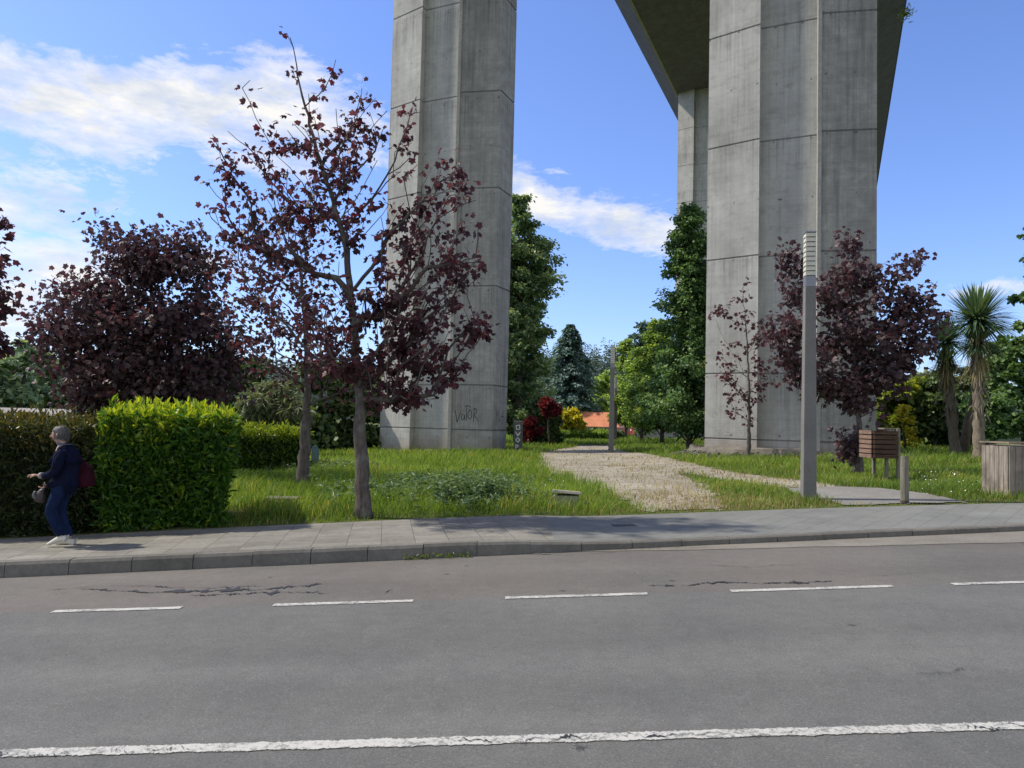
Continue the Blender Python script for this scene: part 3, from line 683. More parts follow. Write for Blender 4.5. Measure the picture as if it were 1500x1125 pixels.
def skeleton_tree(name, label, cat, group, base, Y, trunk_px, blobs, r_base, leaf, lmat, bmat, lsize, per_tip, spread_, bare=0.0, upb=.5, depth=1.0, seed=1, trunk_taper=.55, flare=1.35):
    """trunk_px: leader path in pixels from ground to top; blobs: (px,py,rx,ry,n tips, depth half-size m)"""
    global rng
    rng_keep = rng; rng = np.random.default_rng(seed)
    Pt = [base]+[at(a, b, Y+c) for a, b, c in trunk_px]; Pt = np.array(Pt)
    # densify
    seg = np.linalg.norm(np.diff(Pt, axis=0), axis=1); cs = np.concatenate([[0], np.cumsum(seg)]); L = cs[-1]
    t = np.arange(0, L, .16); nodes = [np.array([np.interp(q, cs, Pt[:, k]) for k in range(3)])+rng.normal(0, .012, 3)*(q > .3) for q in t]
    parent = [-1]+list(range(len(t)-1)); ntr = len(nodes)
    zfork = Pt[1][2]
    tips = []; s = Y/F
    for (a, b, rx, ry, nn, dd) in blobs:
        for _ in range(nn):
            q = rdir(1)[0]*rng.random()**.4
            p = at(a+q[0]*rx, b+q[2]*ry, Y); p[1] += q[1]*dd; p[0] += q[1]*dd*0
            tips.append(p)
    ax = Pt[len(Pt)//2]
    tips = sorted(tips, key=lambda p: np.linalg.norm(p-Pt[1])+rng.random()*.5)
    isleaf = []; N = np.array(nodes); par = list(parent)
    start = int(np.argmax(N[:, 2] >= zfork)) 
    plen = [0.]*len(N)
    for p in tips:
        cand = N[start:]; d = p-cand; dist = np.linalg.norm(d, axis=1)+1e-6
        upn = d[:, 2]/dist
        cost = dist*(1+1.3*np.clip(upb-upn, 0, 2))
        cost += .33*np.array(plen[start:])
        k = int(np.argmin(cost))+start; st = N[k]; dd_ = p-st; ln = np.linalg.norm(dd_)
        m_ = max(2, int(ln/.18)); pd = st-N[par[k]] if par[k] >= 0 else np.array([0, 0, 1.]); pd = pd/(np.linalg.norm(pd)+1e-9)
        h = st+pd*ln*.06+dd_*.40+np.array([0, 0, -.035*ln]); last = k
        new = []
        for i in range(1, m_+1):
            u = i/m_; q = (1-u)**2*st+2*u*(1-u)*h+u*u*p+rng.normal(0, .012, 3)*(i < m_)
            new.append(q); plen.append(plen[last]+ln/m_); par.append(last); last = len(N)+len(new)-1
        N = np.vstack([N, np.array(new)]); isleaf.append(len(N)-1)
    n = len(N); cnt = np.zeros(n); 
    for i in isleaf: cnt[i] = 1
    cnt[ntr-1] += 1
    for i in range(n-1, 0, -1): cnt[par[i]] += cnt[i]
    rad = .0052*np.maximum(cnt, .8)**.52
    # trunk radius
    zt = N[:ntr, 2]; h = (zt-zt[0])/(zt[-1]-zt[0]); f_h = (zfork-zt[0])/(zt[-1]-zt[0])
    tr = r_base*np.where(h < f_h, 1-.28*h/f_h, .72*(1-(h-f_h)/(1-f_h))**.8*trunk_taper/.55*.8+.006)
    tr = tr*(1+(flare-1)*np.exp(-(zt-zt[0])/.12)); rad[:ntr] = np.maximum(np.minimum(tr, r_base*2), .008)
    cap_r = np.full(n, r_base*.5); rad[ntr:] = np.minimum(rad[ntr:], r_base*.42)
    root = empty(name, base); tag(root, label, cat, group)
    loc = np.array(base); trunk = tubes_from_skeleton(N, par, rad, 'trunk', bmat, root, loc)
    # leaves in clusters at tips and along twigs
    src = []; 
    for i in isleaf:
        if rng.random() < bare: continue
        j = i
        for step in range(7):
            src.append((N[j], max(.25, 1-step*.13))); j = par[j]
            if j < ntr: break
    sp_ = np.array([q[0] for q in src]); wt = np.array([q[1] for q in src]); wt = wt**2; wt /= wt.sum()
    cnum = max(1, int(per_tip*len(isleaf)/4)); cidx = rng.choice(len(src), cnum, p=wt)
    cc = sp_[cidx]+rng.normal(0, spread_*.8, (cnum, 3)); cc[:, 2] -= spread_*.2
    idx = rng.integers(0, cnum, cnum*4)
    C = cc[idx]+rng.normal(0, spread_*.75, (len(idx), 3))*np.array([1, 1, .8])
    Tt = unit((C-cc[idx])+rdir(len(C))*spread_*.8+np.array([0, 0, -.55])*spread_)
    Nn = unit(rdir(len(C))*.8+np.array([0, 0, .8]))
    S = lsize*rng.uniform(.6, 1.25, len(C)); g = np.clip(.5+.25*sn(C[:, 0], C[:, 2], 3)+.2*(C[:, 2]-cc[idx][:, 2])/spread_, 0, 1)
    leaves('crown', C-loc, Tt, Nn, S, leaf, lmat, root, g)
    rng = rng_keep
    return root

MG = 'purple leaved maples'
b1 = gp(532, 759); Y1 = b1[1]
skeleton_tree('purple_maple', 'young purple maple with sparse open crown beside the pavement, its bare twigs reaching highest', 'maple tree', MG, b1, Y1,
    [(528, 600, 0), (524, 560, 0), (520, 500, .05), (513, 430, 0), (506, 360, -.05), (480, 270, 0), (455, 190, .1), (440, 130, .1), (425, 50, .1)],
    [(400, 250, 80, 75, 38, .9), (470, 210, 80, 80, 35, .9), (530, 180, 50, 60, 20, .6), (430, 110, 8, 40, 2, .2), (425, 50, 4, 5, 1, .1), (360, 125, 8, 20, 2, .3), (490, 95, 8, 20, 2, .3), (325, 240, 18, 60, 10, .6),
     (350, 330, 50, 50, 23, 1.), (420, 340, 70, 60, 35, 1.1), (500, 300, 60, 70, 29, .9), (590, 270, 50, 80, 26, 1.0), (660, 280, 45, 40, 17, .8), (610, 180, 12, 40, 3, .4), (665, 240, 8, 15, 2, .3),
     (600, 370, 70, 50, 44, 1.2), (680, 380, 42, 50, 35, .9), (560, 450, 70, 50, 61, 1.2), (640, 450, 55, 50, 44, 1.), (695, 475, 30, 20, 14, .6), (610, 520, 60, 40, 52, 1.1), (655, 530, 25, 28, 17, .5), (480, 440, 70, 60, 38, 1.2),
     (400, 440, 50, 50, 17, .9), (540, 530, 50, 40, 35, 1.1), (600, 575, 45, 22, 23, .8), (470, 510, 40, 30, 14, .9)],
    .118, MAPLE, M['purple'], M['bark'], .090, 8.2, .070, bare=.14, upb=.80, seed=11)
b2 = gp(443, 710); Y2 = b2[1]
skeleton_tree('purple_maple', 'slimmer purple maple farther back, in front of the low yellow green hedge', 'maple tree', MG, b2, Y2,
    [(449, 610, 0), (450, 560, 0), (448, 480, 0), (440, 400, 0), (430, 330, 0)],
    [(350, 400, 45, 50, 22, 1.4), (400, 370, 50, 50, 24, 1.4), (440, 420, 60, 60, 34, 1.5), (380, 470, 60, 45, 32, 1.5), (330, 470, 30, 40, 12, 1.), (460, 500, 60, 40, 26, 1.4), (500, 560, 60, 30, 14, 1.2), (400, 530, 60, 35, 22, 1.2), (340, 350, 20, 30, 6, .7), (440, 340, 50, 30, 12, 1)],
    .15, MAPLE, M['purple'], M['bark'], .105, 8.5, .15, bare=.10, upb=.5, seed=12)
Y3 = 19.5; p3 = at(228, 700, Y3); b3 = np.array([p3[0], Y3, float(gz(p3[0], Y3))])
skeleton_tree('purple_maple', 'broad dense dark purple maple behind the roadside laurel hedge', 'maple tree', MG, b3, Y3,
    [(226, 610, 0), (225, 560, 0), (222, 500, 0), (222, 430, 0), (215, 370, 0)],
    [(185, 370, 42, 38, 34, 1.2), (225, 380, 42, 45, 40, 1.4), (155, 335, 14, 12, 5, .4), (218, 335, 10, 14, 4, .3), (285, 390, 36, 45, 32, 1.3), (282, 345, 8, 14, 3, .3), (140, 430, 55, 40, 40, 1.6), (85, 450, 22, 22, 10, .7), (68, 478, 16, 18, 7, .5),
     (110, 490, 50, 40, 40, 1.6), (190, 470, 70, 55, 80, 2.), (280, 470, 60, 55, 60, 1.8), (200, 545, 80, 45, 80, 2.1), (120, 545, 40, 35, 30, 1.5), (290, 545, 60, 45, 50, 1.8), (330, 500, 30, 40, 20, 1.), (240, 580, 90, 30, 40, 1.8), (150, 590, 60, 25, 24, 1.4)],
    .2, MAPLE, M['purple_d'], M['bark_d'], .135, 27, .21, upb=.3, seed=13)
Y4 = 12.0; p4 = at(-75, 700, Y4); b4 = np.array([p4[0], Y4, float(gz(p4[0], Y4))])
skeleton_tree('purple_maple', 'purple maple at the far left edge, only its right branch tips in view', 'maple tree', MG, b4, Y4,
    [(-75, 610, 0), (-76, 520, 0), (-78, 420, 0), (-80, 330, 0)],
    [(-80, 360, 50, 60, 30, 1.), (-60, 400, 35, 60, 20, 1.), (-6, 320, 10, 16, 4, .3), (2, 388, 18, 16, 6, .4), (2, 430, 20, 14, 5, .5), (-8, 496, 22, 9, 5, .4), (-90, 470, 70, 50, 30, 1.)],
    .12, MAPLE, M['purple'], M['bark'], .135, 14, .12, upb=.4, seed=14)
b5 = gp(1096, 673); Y5 = b5[1]
skeleton_tree('purple_maple', 'thinnest purple maple sapling, mostly bare, before the widest pier left of the lamp post', 'maple tree', MG, b5, Y5,
    [(1097, 630, 0), (1097, 600, 0), (1097, 560, 0), (1094, 500, 0), (1090, 450, 0), (1088, 425, 0)],
    [(1088, 425, 6, 12, 3, .3), (1090, 470, 14, 30, 10, .6), (1055, 460, 10, 14, 5, .5), (1070, 520, 28, 30, 10, .8), (1065, 545, 18, 14, 8, .6), (1085, 575, 22, 18, 12, .7), (1110, 500, 18, 35, 10, .7), (1120, 540, 14, 20, 7, .6), (1110, 580, 16, 18, 5, .5), (1075, 600, 14, 10, 3, .5), (1105, 610, 14, 8, 4, .4)],
    .095, MAPLE, M['purple'], M['bark'], .13, 8, .11, bare=.15, upb=.7, seed=15)
b6 = gp(1257, 694); Y6 = b6[1]
skeleton_tree('purple_maple', 'full dark purple maple beside the slatted wooden box, right of the near lamp post', 'maple tree', MG, b6, Y6,
    [(1259, 640, 0), (1258, 600, 0), (1256, 560, 0), (1252, 500, 0), (1246, 430, 0), (1243, 370, 0)],
    [(1243, 360, 14, 22, 8, .5), (1245, 400, 34, 34, 26, 1.), (1150, 372, 14, 12, 5, .4), (1165, 400, 20, 28, 10, .7), (1200, 430, 34, 34, 24, 1.), (1150, 480, 30, 30, 20, .9), (1180, 520, 40, 45, 34, 1.2), (1290, 420, 34, 40, 22, 1.), (1335, 375, 18, 14, 5, .5), (1350, 420, 20, 26, 10, .7), (1365, 460, 16, 22, 9, .6),
     (1320, 470, 36, 36, 28, 1.1), (1250, 480, 50, 50, 60, 1.4), (1300, 520, 46, 36, 44, 1.3), (1340, 510, 24, 18, 12, .7), (1220, 560, 40, 24, 18, 1.), (1270, 560, 50, 24, 26, 1.1), (1255, 595, 30, 14, 8, .6), (1240, 640, 12, 20, 8, .5), (1245, 665, 12, 16, 8, .4)],
    .12, MAPLE, M['purple_d'], M['bark'], .13, 18, .13, upb=.42, seed=16)

def blob_tree(name, label, cat, group, base, Y, blobs, leaf, lmat, bmat, lsize, n_leaf, trunk_r=.12, trunks=None, sub=.34, seed=1, fork=.35, droop=.3, fill=.25):
    """blobs (px,py,rx,ry,dy): ellipsoids of foliage, each broken into clumps with gaps"""
    global rng
    keep = rng; rng = np.random.default_rng(seed)
    root = empty(name, base); tag(root, label, cat, group); s = Y/F; loc = np.array(base)
    area = sum(b[2]*b[3] for b in blobs); CC = []; TT = []; NN = []; GG = []; cents = []
    for (a, b, rx, ry, dy) in blobs:
        c = at(a, b, Y+dy); ex = np.array([rx*s, (rx+ry)/2*s, ry*s]); cents.append((c, ex))
        r0_ = min(max(.16, min(.62, .0105*Y))*sub/.34, .38*ex.mean()); nc = max(8, int(1.5*rx*ry*s*s/r0_**2)); nl = int(n_leaf*rx*ry/area)
        q = rdir(nc)*(rng.random((nc, 1))**.4)*1.08; q *= 1+.12*sn(q[:, 0:1]*3+a, q[:, 2:3]*3, 2.0, seed); sc = c+q*ex; sr = r0_*rng.uniform(.5, 1.35, nc)
        pr_ = sr**2/np.sum(sr**2); k = rng.choice(nc, nl, p=pr_)
        d = rdir(nl); d[:, 2] = np.where(d[:, 2] < -.3, -d[:, 2]*.6, d[:, 2]); d = unit(d)
        rr = sr[k]*np.abs(rng.normal(.62, .33, nl))
        P = sc[k]+d*rr[:, None]*np.array([1.15, 1.15, .75])
        CC.append(P); TT.append(unit(d+rdir(nl)*.8+np.array([0, 0, -droop]))); NN.append(unit(d*.6+rdir(nl)*.7+np.array([0, 0, .5])))
        out = np.clip((rr/sr[k]-.4)/.6, 0, 1); GG.append(np.clip(.25+.35*out*(d[:, 2]+.6)+.35*(q[k, 2]+.4)*.6+.15*rng.normal(size=nl), 0, 1))  # shading painted into the leaf tint: clump insides and undersides darker
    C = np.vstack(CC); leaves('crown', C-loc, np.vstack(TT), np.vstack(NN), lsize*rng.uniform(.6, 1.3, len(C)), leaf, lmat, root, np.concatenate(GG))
    mb = MB(); zt = max(c[2] for c, e in cents); top = np.array(max(cents, key=lambda q: q[0][2])[0])
    zf = loc[2]+(zt-loc[2])*fork
    if trunk_r > 0:
        P = [loc, loc+(top-loc)*np.array([.2, .2, fork*.6]), loc+(top-loc)*np.array([.5, .5, fork]), loc+(top-loc)*np.array([.85, .85, .75]), top]
        mb.tube(np.array(P)-loc, [trunk_r*1.25, trunk_r, trunk_r*.8, trunk_r*.45, .02], 8)
        for c, e in cents:
            z = min(max(zf, loc[2]+(c[2]-loc[2])*.6), c[2]); f = (z-loc[2])/(zt-loc[2]+1e-6); st = loc+(top-loc)*np.array([f, f, f])
            mb.tube(np.array([st, (st+c)/2+np.array([0, 0, -.05*np.linalg.norm(c-st)]), c])-loc, [trunk_r*.35, trunk_r*.22, .01], 5)
        mb.build('trunk', bmat, root, smooth=True)
    rng = keep
    return root
def gbase(px, Y): p = at(px, 640, Y); return np.array([p[0], p[1], float(gz(p[0], p[1]))])

def limb_tree(name, label, cat, group, px0, Y, prof, n_limb, lsize, lmat, seed, tr=.2, per=60, asc=.25, ybot=632, dens=1.0, thick=.30):
    """a straight leader with many limbs; prof: (py, half width px) from the top down"""
    global rng
    keep = rng; rng = np.random.default_rng(seed); base = gbase(px0, Y); s = Y/F
    root = empty(name, base); tag(root, label, cat, group)
    py = np.array([p[0] for p in prof], float); hw = np.array([p[1] for p in prof], float)
    tops = at(px0, py[0], Y); H = tops[2]-base[2]; zt = lambda y: at(px0, y, Y)[2]
    zs = np.array([zt(y) for y in py]); mb = MB(); lean = (tops[:2]-base[:2])
    mb.tube([(lean[0]*f, lean[1]*f, H*f) for f in (0, .05, .3, .6, .85, 1)], [tr*1.3, tr, tr*.75, tr*.42, tr*.18, .015], 9)
    C = []; T = []; G = []; N = []
    fz = np.sort(rng.random(n_limb)); cum = np.cumsum(hw); 
    lev = np.interp(fz, np.linspace(0, 1, len(py)), py)
    for i in range(n_limb):
        y = lev[i]; z = zt(y)-base[2]; L = np.interp(y+rng.normal(0, 6), py, hw)*s*(rng.uniform(.5, 1.0)+.28*(rng.random() < .2))+.1; az = rng.random()*6.283
        f = z/H; o = np.array([lean[0]*f, lean[1]*f, 0]); d = np.array([math.cos(az), math.sin(az), 0]); rise = asc*L*rng.uniform(.3, 1.4)
        start = o+np.array([0, 0, z-rise*.9]); u = np.linspace(0, 1, 6)[:, None]; P = start+d*L*u+np.array([0, 0, 1])*rise*(u*1.5-.7*u*u)
        mb.tube(P, np.linspace(.18*tr+.01*L, .006, 6), 4, cap=False)
        m_ = int(per*dens*(L/1.5+.3)*rng.choice([.45, 1., 1.5])); t = rng.uniform(.18, 1.04, m_)
        nc = max(2, int(L/ .45)); ct = rng.uniform(.2, 1.03, nc*2); t = ct[rng.integers(0, nc*2, m_)]+rng.normal(0, .05, m_)
        q = start+d*L*t[:, None]+np.array([0, 0, 1])*(rise*(t*1.5-.7*t*t))[:, None]
        sp = rng.normal(0, 1, (m_, 3))*np.array([.42, .42, .30])*thick*(.6+L*.28)
        C.append(q+sp); T.append(unit(d+rdir(m_)*.9+np.array([0, 0, -.35]))); N.append(unit(rdir(m_)*.6+np.array([0, 0, .9])))
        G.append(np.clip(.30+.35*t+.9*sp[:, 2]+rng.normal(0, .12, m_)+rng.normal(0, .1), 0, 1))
    mb.build('trunk', M['bark_d'], root, smooth=True); C = np.vstack(C)
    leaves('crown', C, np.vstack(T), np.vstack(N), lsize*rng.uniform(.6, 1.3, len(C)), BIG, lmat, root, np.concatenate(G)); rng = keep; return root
limb_tree('tulip_tree', 'tall dark green tree rising just right of the tagged pier', 'tree', None, 760, 46,
    [(288, 4), (305, 16), (335, 34), (360, 50), (385, 56), (410, 52), (430, 36), (455, 42), (475, 52), (490, 42), (505, 36), (530, 56), (560, 62), (590, 48), (625, 34)], 300, .185, M['poplar'], 21, .30, 150, thick=.44, asc=.75)
blob_tree('broadleaf_tree', 'rounded mid green tree between the cedar and the farther lamp posts', 'tree', None, gbase(882, 95), 95, [(882, 560, 16, 16, 0), (872, 580, 20, 18, 0), (890, 585, 16, 20, 0), (865, 600, 18, 14, 0), (885, 605, 14, 10, 0)], BIG, M['green'], M['bark_d'], .36, 5200, .2, seed=29)
# cedar
def conifer(name, label, cat, px, Y, top_y, base_y, half_px, lmat, n_tiers=26, per=9, seed=3, droop=.35, dens=26, group=None, lsz=.5):
    global rng
    keep = rng; rng = np.random.default_rng(seed)
    base = gbase(px, Y); s = Y/F; top = at(px, top_y, Y); low = at(px, base_y, Y)[2]; root = empty(name, base); tag(root, label, cat, group)
    MB().tube([(0, 0, 0), (0, 0, (top[2]-base[2])*.5), (0, 0, top[2]-base[2])], [.28, .16, .02], 8).build('trunk', M['bark_d'], root, smooth=True)
    C = []; T = []; G = []
    for i in range(n_tiers):
        f = i/(n_tiers-1); z = low+(top[2]-low)*f; L = half_px*s*((1-f)**.75)*(.95)+.25
        for j in range(per):
            a = rng.random()*6.283; l = L*rng.uniform(.65, 1.15); d = np.array([math.cos(a), math.sin(a), 0]); m_ = int(dens*(.4+l/(half_px*s)))
            t = rng.random(m_)**.6; P = np.array([base[0], base[1], z])+d*l*t[:, None]; P[:, 2] += l*.22*t-l*droop*t**2+rng.normal(0, .10, m_)
            side = np.array([-d[1], d[0], 0]); P += side*rng.normal(0, .16*l, (m_, 1))*(1-.5*t[:, None])
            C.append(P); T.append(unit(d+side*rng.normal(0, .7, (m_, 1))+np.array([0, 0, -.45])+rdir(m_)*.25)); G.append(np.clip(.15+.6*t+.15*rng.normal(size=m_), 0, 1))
    C = np.vstack(C); T = np.vstack(T)
    leaves('crown', C-base, T, unit(rdir(len(C))*.5+np.array([0, 0, 1])), lsz*rng.uniform(.5, 1.2, len(C)), SMALL, lmat, root, np.concatenate(G)); rng = keep
    return root
conifer('cedar_tree', 'blue green cedar with drooping tiers behind the red and yellow shrubs', 'cedar tree', 832, 75, 478, 640, 60, M['blue'], 30, 15, seed=31, dens=42, lsz=.46)
# row of green trees right of the path
GT = 'green trees lined up beside the path'
for lab, px, Y, prof, nl, tr_, sd, ls, lm in [
  ('tall green tree against the left side of the widest pier, overlapping the far pier', 1010, 33.5, [(298, 5), (325, 18), (360, 30), (400, 36), (428, 46), (450, 34), (500, 42), (540, 55), (575, 64), (600, 60), (612, 46)], 300, .12, 23, .19, 'mid'),
  ('leafy green tree second from the widest pier, with low crown over the grass', 970, 44, [(468, 5), (490, 18), (520, 30), (560, 44), (595, 50), (614, 38)], 170, .13, 24, .23, 'green'),
  ('leafy green tree in the middle of the row, right behind the farther lamp posts', 940, 52, [(512, 4), (530, 16), (560, 32), (595, 42), (614, 34)], 120, .13, 25, .25, 'green'),
  ('narrow pointed green tree beside the farther lamp posts', 917, 60, [(497, 2), (515, 7), (550, 16), (595, 24), (614, 20)], 80, .1, 28, .26, 'green')]:
    limb_tree('broadleaf_tree', lab, 'tree', GT, px, Y, prof, int(nl*1.15), ls*.68, M[lm], sd, tr_, 150, thick=.42, asc=.7)
blob_tree('small_tree', 'small round light green tree just left of the farther lamp posts', 'tree', None, gbase(880, 92), 92, [(880, 588, 12, 9, 0), (884, 600, 10, 8, 0), (874, 598, 9, 8, 0)], BIG, M['green'], M['bark_d'], .3, 2200, .12, seed=26)
blob_tree('eucalyptus_tree', 'slender thin crowned tree poking up above the green row, beyond it', 'tree', None, gbase(952, 85), 85,
    [(950, 480, 13, 12, 0), (962, 488, 12, 12, 0), (945, 500, 14, 14, 0), (958, 510, 16, 14, 0), (948, 530, 16, 20, 0), (930, 505, 6, 12, 0)], SMALL, M['blue'], M['bark_d'], .5, 2600, .2, seed=27)
# left background
LB = 'hazy green trees beyond the hedge on the left'
for lab, px, Y, bl, nl, mt, sd, ls in [
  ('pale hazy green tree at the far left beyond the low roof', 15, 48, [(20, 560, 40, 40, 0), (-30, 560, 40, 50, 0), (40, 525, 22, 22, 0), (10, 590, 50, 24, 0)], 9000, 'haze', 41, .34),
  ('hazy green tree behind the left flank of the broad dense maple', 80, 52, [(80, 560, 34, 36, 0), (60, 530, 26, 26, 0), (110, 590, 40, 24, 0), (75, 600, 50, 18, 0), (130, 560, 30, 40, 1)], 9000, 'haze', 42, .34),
  ('dark green tree between the broad dense maple and the slimmer maple', 330, 40, [(300, 570, 50, 40, 0), (350, 560, 40, 36, 0), (250, 590, 60, 36, 0), (330, 610, 60, 26, 0), (190, 600, 60, 30, 0)], 12000, 'dark', 43, .3),
  ('dark conifer like tree behind the trunk of the slimmer maple', 480, 38, [(470, 560, 30, 30, 0), (500, 590, 44, 44, 0), (460, 620, 36, 40, 0), (530, 620, 34, 44, 0), (500, 645, 50, 24, 0), (540, 575, 24, 30, 0)], 14000, 'dark', 44, .28)]:
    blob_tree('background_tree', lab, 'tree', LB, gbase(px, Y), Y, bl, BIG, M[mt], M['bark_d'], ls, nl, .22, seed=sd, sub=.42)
blob_tree('willow_bush', 'grey green feathery bush between the two left maples, above the low hedge', 'bush', None, gbase(400, 32), 32,
    [(400, 595, 34, 30, 0), (380, 610, 24, 22, 0), (425, 610, 22, 24, 0), (400, 570, 22, 16, 0)], NEEDLE, M['willow'], M['bark_d'], .42, 9000, .1, seed=45, droop=1.0)
# shrubs in the centre distance
for nm, lab, cat, px, Y, bl, nl, mt, sd, ls in [
  ('red_shrub', 'rounded deep red shrub high in front of the cedar, left of the yellow one', 'shrub', 805, 43, [(807, 595, 13, 9, 0), (802, 591, 8, 6, 0), (812, 600, 8, 6, 0), (806, 604, 9, 6, 0)], 2600, 'red', 51, .22),
  ('red_shrub', 'small dark red shrub beside the graffitied cabinet', 'shrub', 779, 44, [(779, 622, 9, 10, 0), (776, 638, 8, 10, 0), (786, 632, 7, 8, 0)], 2600, 'red', 52, .16),
  ('yellow_shrub', 'bright yellow shrub in front of the cedar', 'shrub', 834, 56, [(832, 612, 14, 10, 0), (826, 624, 14, 9, 0), (842, 620, 14, 12, 0), (838, 604, 7, 6, 0)], 4000, 'yellow', 53, .2),
  ('dark_bush', 'rounded nearly black bush left of the yellow shrub', 'bush', 800, 45, [(800, 628, 16, 18, 0), (808, 612, 10, 12, 0), (796, 640, 20, 14, 0), (812, 640, 12, 12, 0)], 6000, 'dark', 54, .2),
  ('dark_bush', 'dark bush at the foot of the farther lamp posts', 'bush', 903, 58, [(903, 640, 8, 10, 0), (906, 648, 8, 6, 0), (899, 646, 6, 6, 0)], 1500, 'dark', 55, .2)]:
    blob_tree(nm, lab, cat, None, gbase(px, Y), Y, bl, BIG, M[mt], M['bark_d'], ls, nl, .06, seed=sd)
# right side vegetation
for nm, lab, cat, px, Y, bl, nl, mt, sd, ls in [
  ('yellow_green_bush', 'yellow green bush right of the widest pier, behind the slatted box', 'bush', 1320, 36, [(1320, 590, 36, 34, 0), (1300, 620, 26, 28, 0), (1340, 575, 30, 24, 0), (1300, 590, 20, 20, 0)], 9000, 'lime', 61, .22),
  ('yellow_flowering_shrub', 'small golden yellow shrub between the yellow green bush and the dark one', 'shrub', 1326, 33.5, [(1326, 612, 8, 14, 0), (1330, 630, 8, 9, 0), (1334, 645, 10, 9, 0), (1322, 600, 6, 8, 0)], 650, 'yellow', 62, .13),
  ('dark_bush', 'large dark evergreen bush behind the yucca trunks', 'bush', 1365, 35, [(1365, 600, 34, 40, 0), (1400, 590, 40, 46, 1), (1350, 625, 24, 22, 0), (1395, 630, 40, 24, 0), (1430, 600, 34, 50, 1.5)], 16000, 'dark', 63, .22),
  ('hazy_tree', 'distant dull green tree above the yellow green bush', 'tree', 1345, 60, [(1345, 565, 26, 20, 0), (1375, 570, 26, 22, 0), (1310, 575, 24, 16, 0), (1400, 560, 30, 24, 0)], 7000, 'willow', 64, .34),
  ('broadleaf_tree', 'large fresh green tree at the right edge behind the wooden planter', 'tree', 1500, 26, [(1480, 590, 40, 34, 0), (1512, 550, 34, 44, 0), (1478, 548, 22, 24, 0), (1502, 490, 14, 26, 0), (1535, 430, 34, 50, 0), (1514, 345, 16, 14, 0), (1510, 620, 60, 30, 0), (1460, 620, 20, 26, 0), (1560, 500, 50, 80, 0)], 22000, 'mid', 65, .15),
  ('small_tree', 'light green small tree between taller yucca and large right edge tree', 'tree', 1452, 30, [(1452, 560, 22, 26, 0), (1460, 520, 14, 16, 0), (1450, 600, 26, 26, 0), (1470, 500, 8, 10, 0)], 6000, 'mid', 66, .14)]:
    blob_tree(nm, lab, cat, None, gbase(px, Y), Y, bl, BIG, M[mt], M['bark_d'], ls, nl, .1 if 'tree' in nm else .06, seed=sd)

# yuccas
def yucca(label, trunk_px, Y, heads, tr_r, seed):
    global rng
    keep = rng; rng = np.random.default_rng(seed)
    s = Y/F; base = gbase(trunk_px[0][0], Y); root = empty('yucca_tree', base); tag(root, label, 'yucca tree', 'yucca trees by the planter')
    P = [base]+[at(a, b, Y) for a, b in trunk_px[1:]]; P = np.array(P)
    t = np.linspace(0, len(P)-1, 26); Q = np.stack([np.interp(t, range(len(P)), P[:, k]) for k in range(3)], -1)
    r = np.interp(t, range(len(P)), np.linspace(tr_r, tr_r*.6, len(P)))*(1+.12*np.sin(t*19)+rng.normal(0, .05, 26)); r[0] *= 1.3
    MB().tube(Q-base, r, 12).build('trunk', M['bark_y'], root, smooth=True)
    # shaggy fibres on the trunk
    C = Q[rng.integers(8, 26, 260)]+rng.normal(0, tr_r*.5, (260, 3)); Tt = np.tile(np.array([0, 0, -1.]), (260, 1))+rdir(260)*.18
    leaves('dry_leaf_skirt', C-base, Tt, rdir(260), rng.uniform(.3, .6, 260), (NEEDLE[0]*np.array([.5, 1, 1]), NEEDLE[1]), M['bark_y'], root)
    for (a, b, rad, n) in heads:
        c = at(a, b, Y); L = rad*s
        d = rdir(n); d[:, 2] = np.abs(d[:, 2])*1.25-.35; d = unit(d)
        tv, tf = [], []
        m_ = 6; V = []; Fc = []; tint = []
        for i in range(n):
            l = L*rng.uniform(.8, 1.08); side = unit(np.cross(d[i], [0, 0, 1.])); u = np.linspace(0, 1, m_); w = .058*np.sqrt(np.clip(1-u, 0, 1))*(.6+u*.4)*1.0
            cen = c+d[i]*l*u[:, None]*.98+np.array([0, 0, 1])*(-.22*l*u[:, None]**2.4)*(1 if d[i][2] < .55 else .2)+d[i]*.04
            k0 = len(V)
            for q in range(m_): V += [cen[q]-side*w[q]*s/.03*1.0, cen[q]+side*w[q]*s/.03]
            Fc += [(k0+2*q, k0+2*q+1, k0+2*q+3, k0+2*q+2) for q in range(m_-1)]
            tint += [(rng.random(), np.clip(.3+.4*d[i][2], 0, 1), 0)]*(2*m_)
        np_mesh('leaf_rosette', np.array(V)-base, Fc, M['yucca'], root, tint=np.array(tint))
        nd = 70; V = []; Fc = []; tint = []
        for i in range(nd):
            an = rng.random()*6.283; dd = np.array([math.cos(an), math.sin(an), 0])*rng.uniform(.15, .55); u = np.linspace(0, 1, 5); l = L*rng.uniform(.7, 1.25)
            cen = c+np.array([0, 0, -L*rng.uniform(0, .45)])+dd*l*u[:, None]+np.array([0, 0, -1])*l*(u[:, None]**1.4)*.95; side = unit(np.cross(dd, [0, 0, 1.])); w = .035*np.sqrt(1-u*.98)*s/.03
            k0 = len(V)
            for q in range(5): V += [cen[q]-side*w[q], cen[q]+side*w[q]]
            Fc += [(k0+2*q, k0+2*q+1, k0+2*q+3, k0+2*q+2) for q in range(4)]; tint += [(rng.random(), rng.random(), 0)]*10
        np_mesh('hanging_leaves', np.array(V)-base, Fc, M['yucca_dead'], root, tint=np.array(tint))
    rng = keep
yucca('taller yucca with the largest leaf rosette, standing beside the wooden planter', [(1434, 670), (1433, 600), (1431, 540), (1430, 480)], 24.5, [(1431, 470, 60, 620), (1432, 505, 44, 260)], .185, 71)
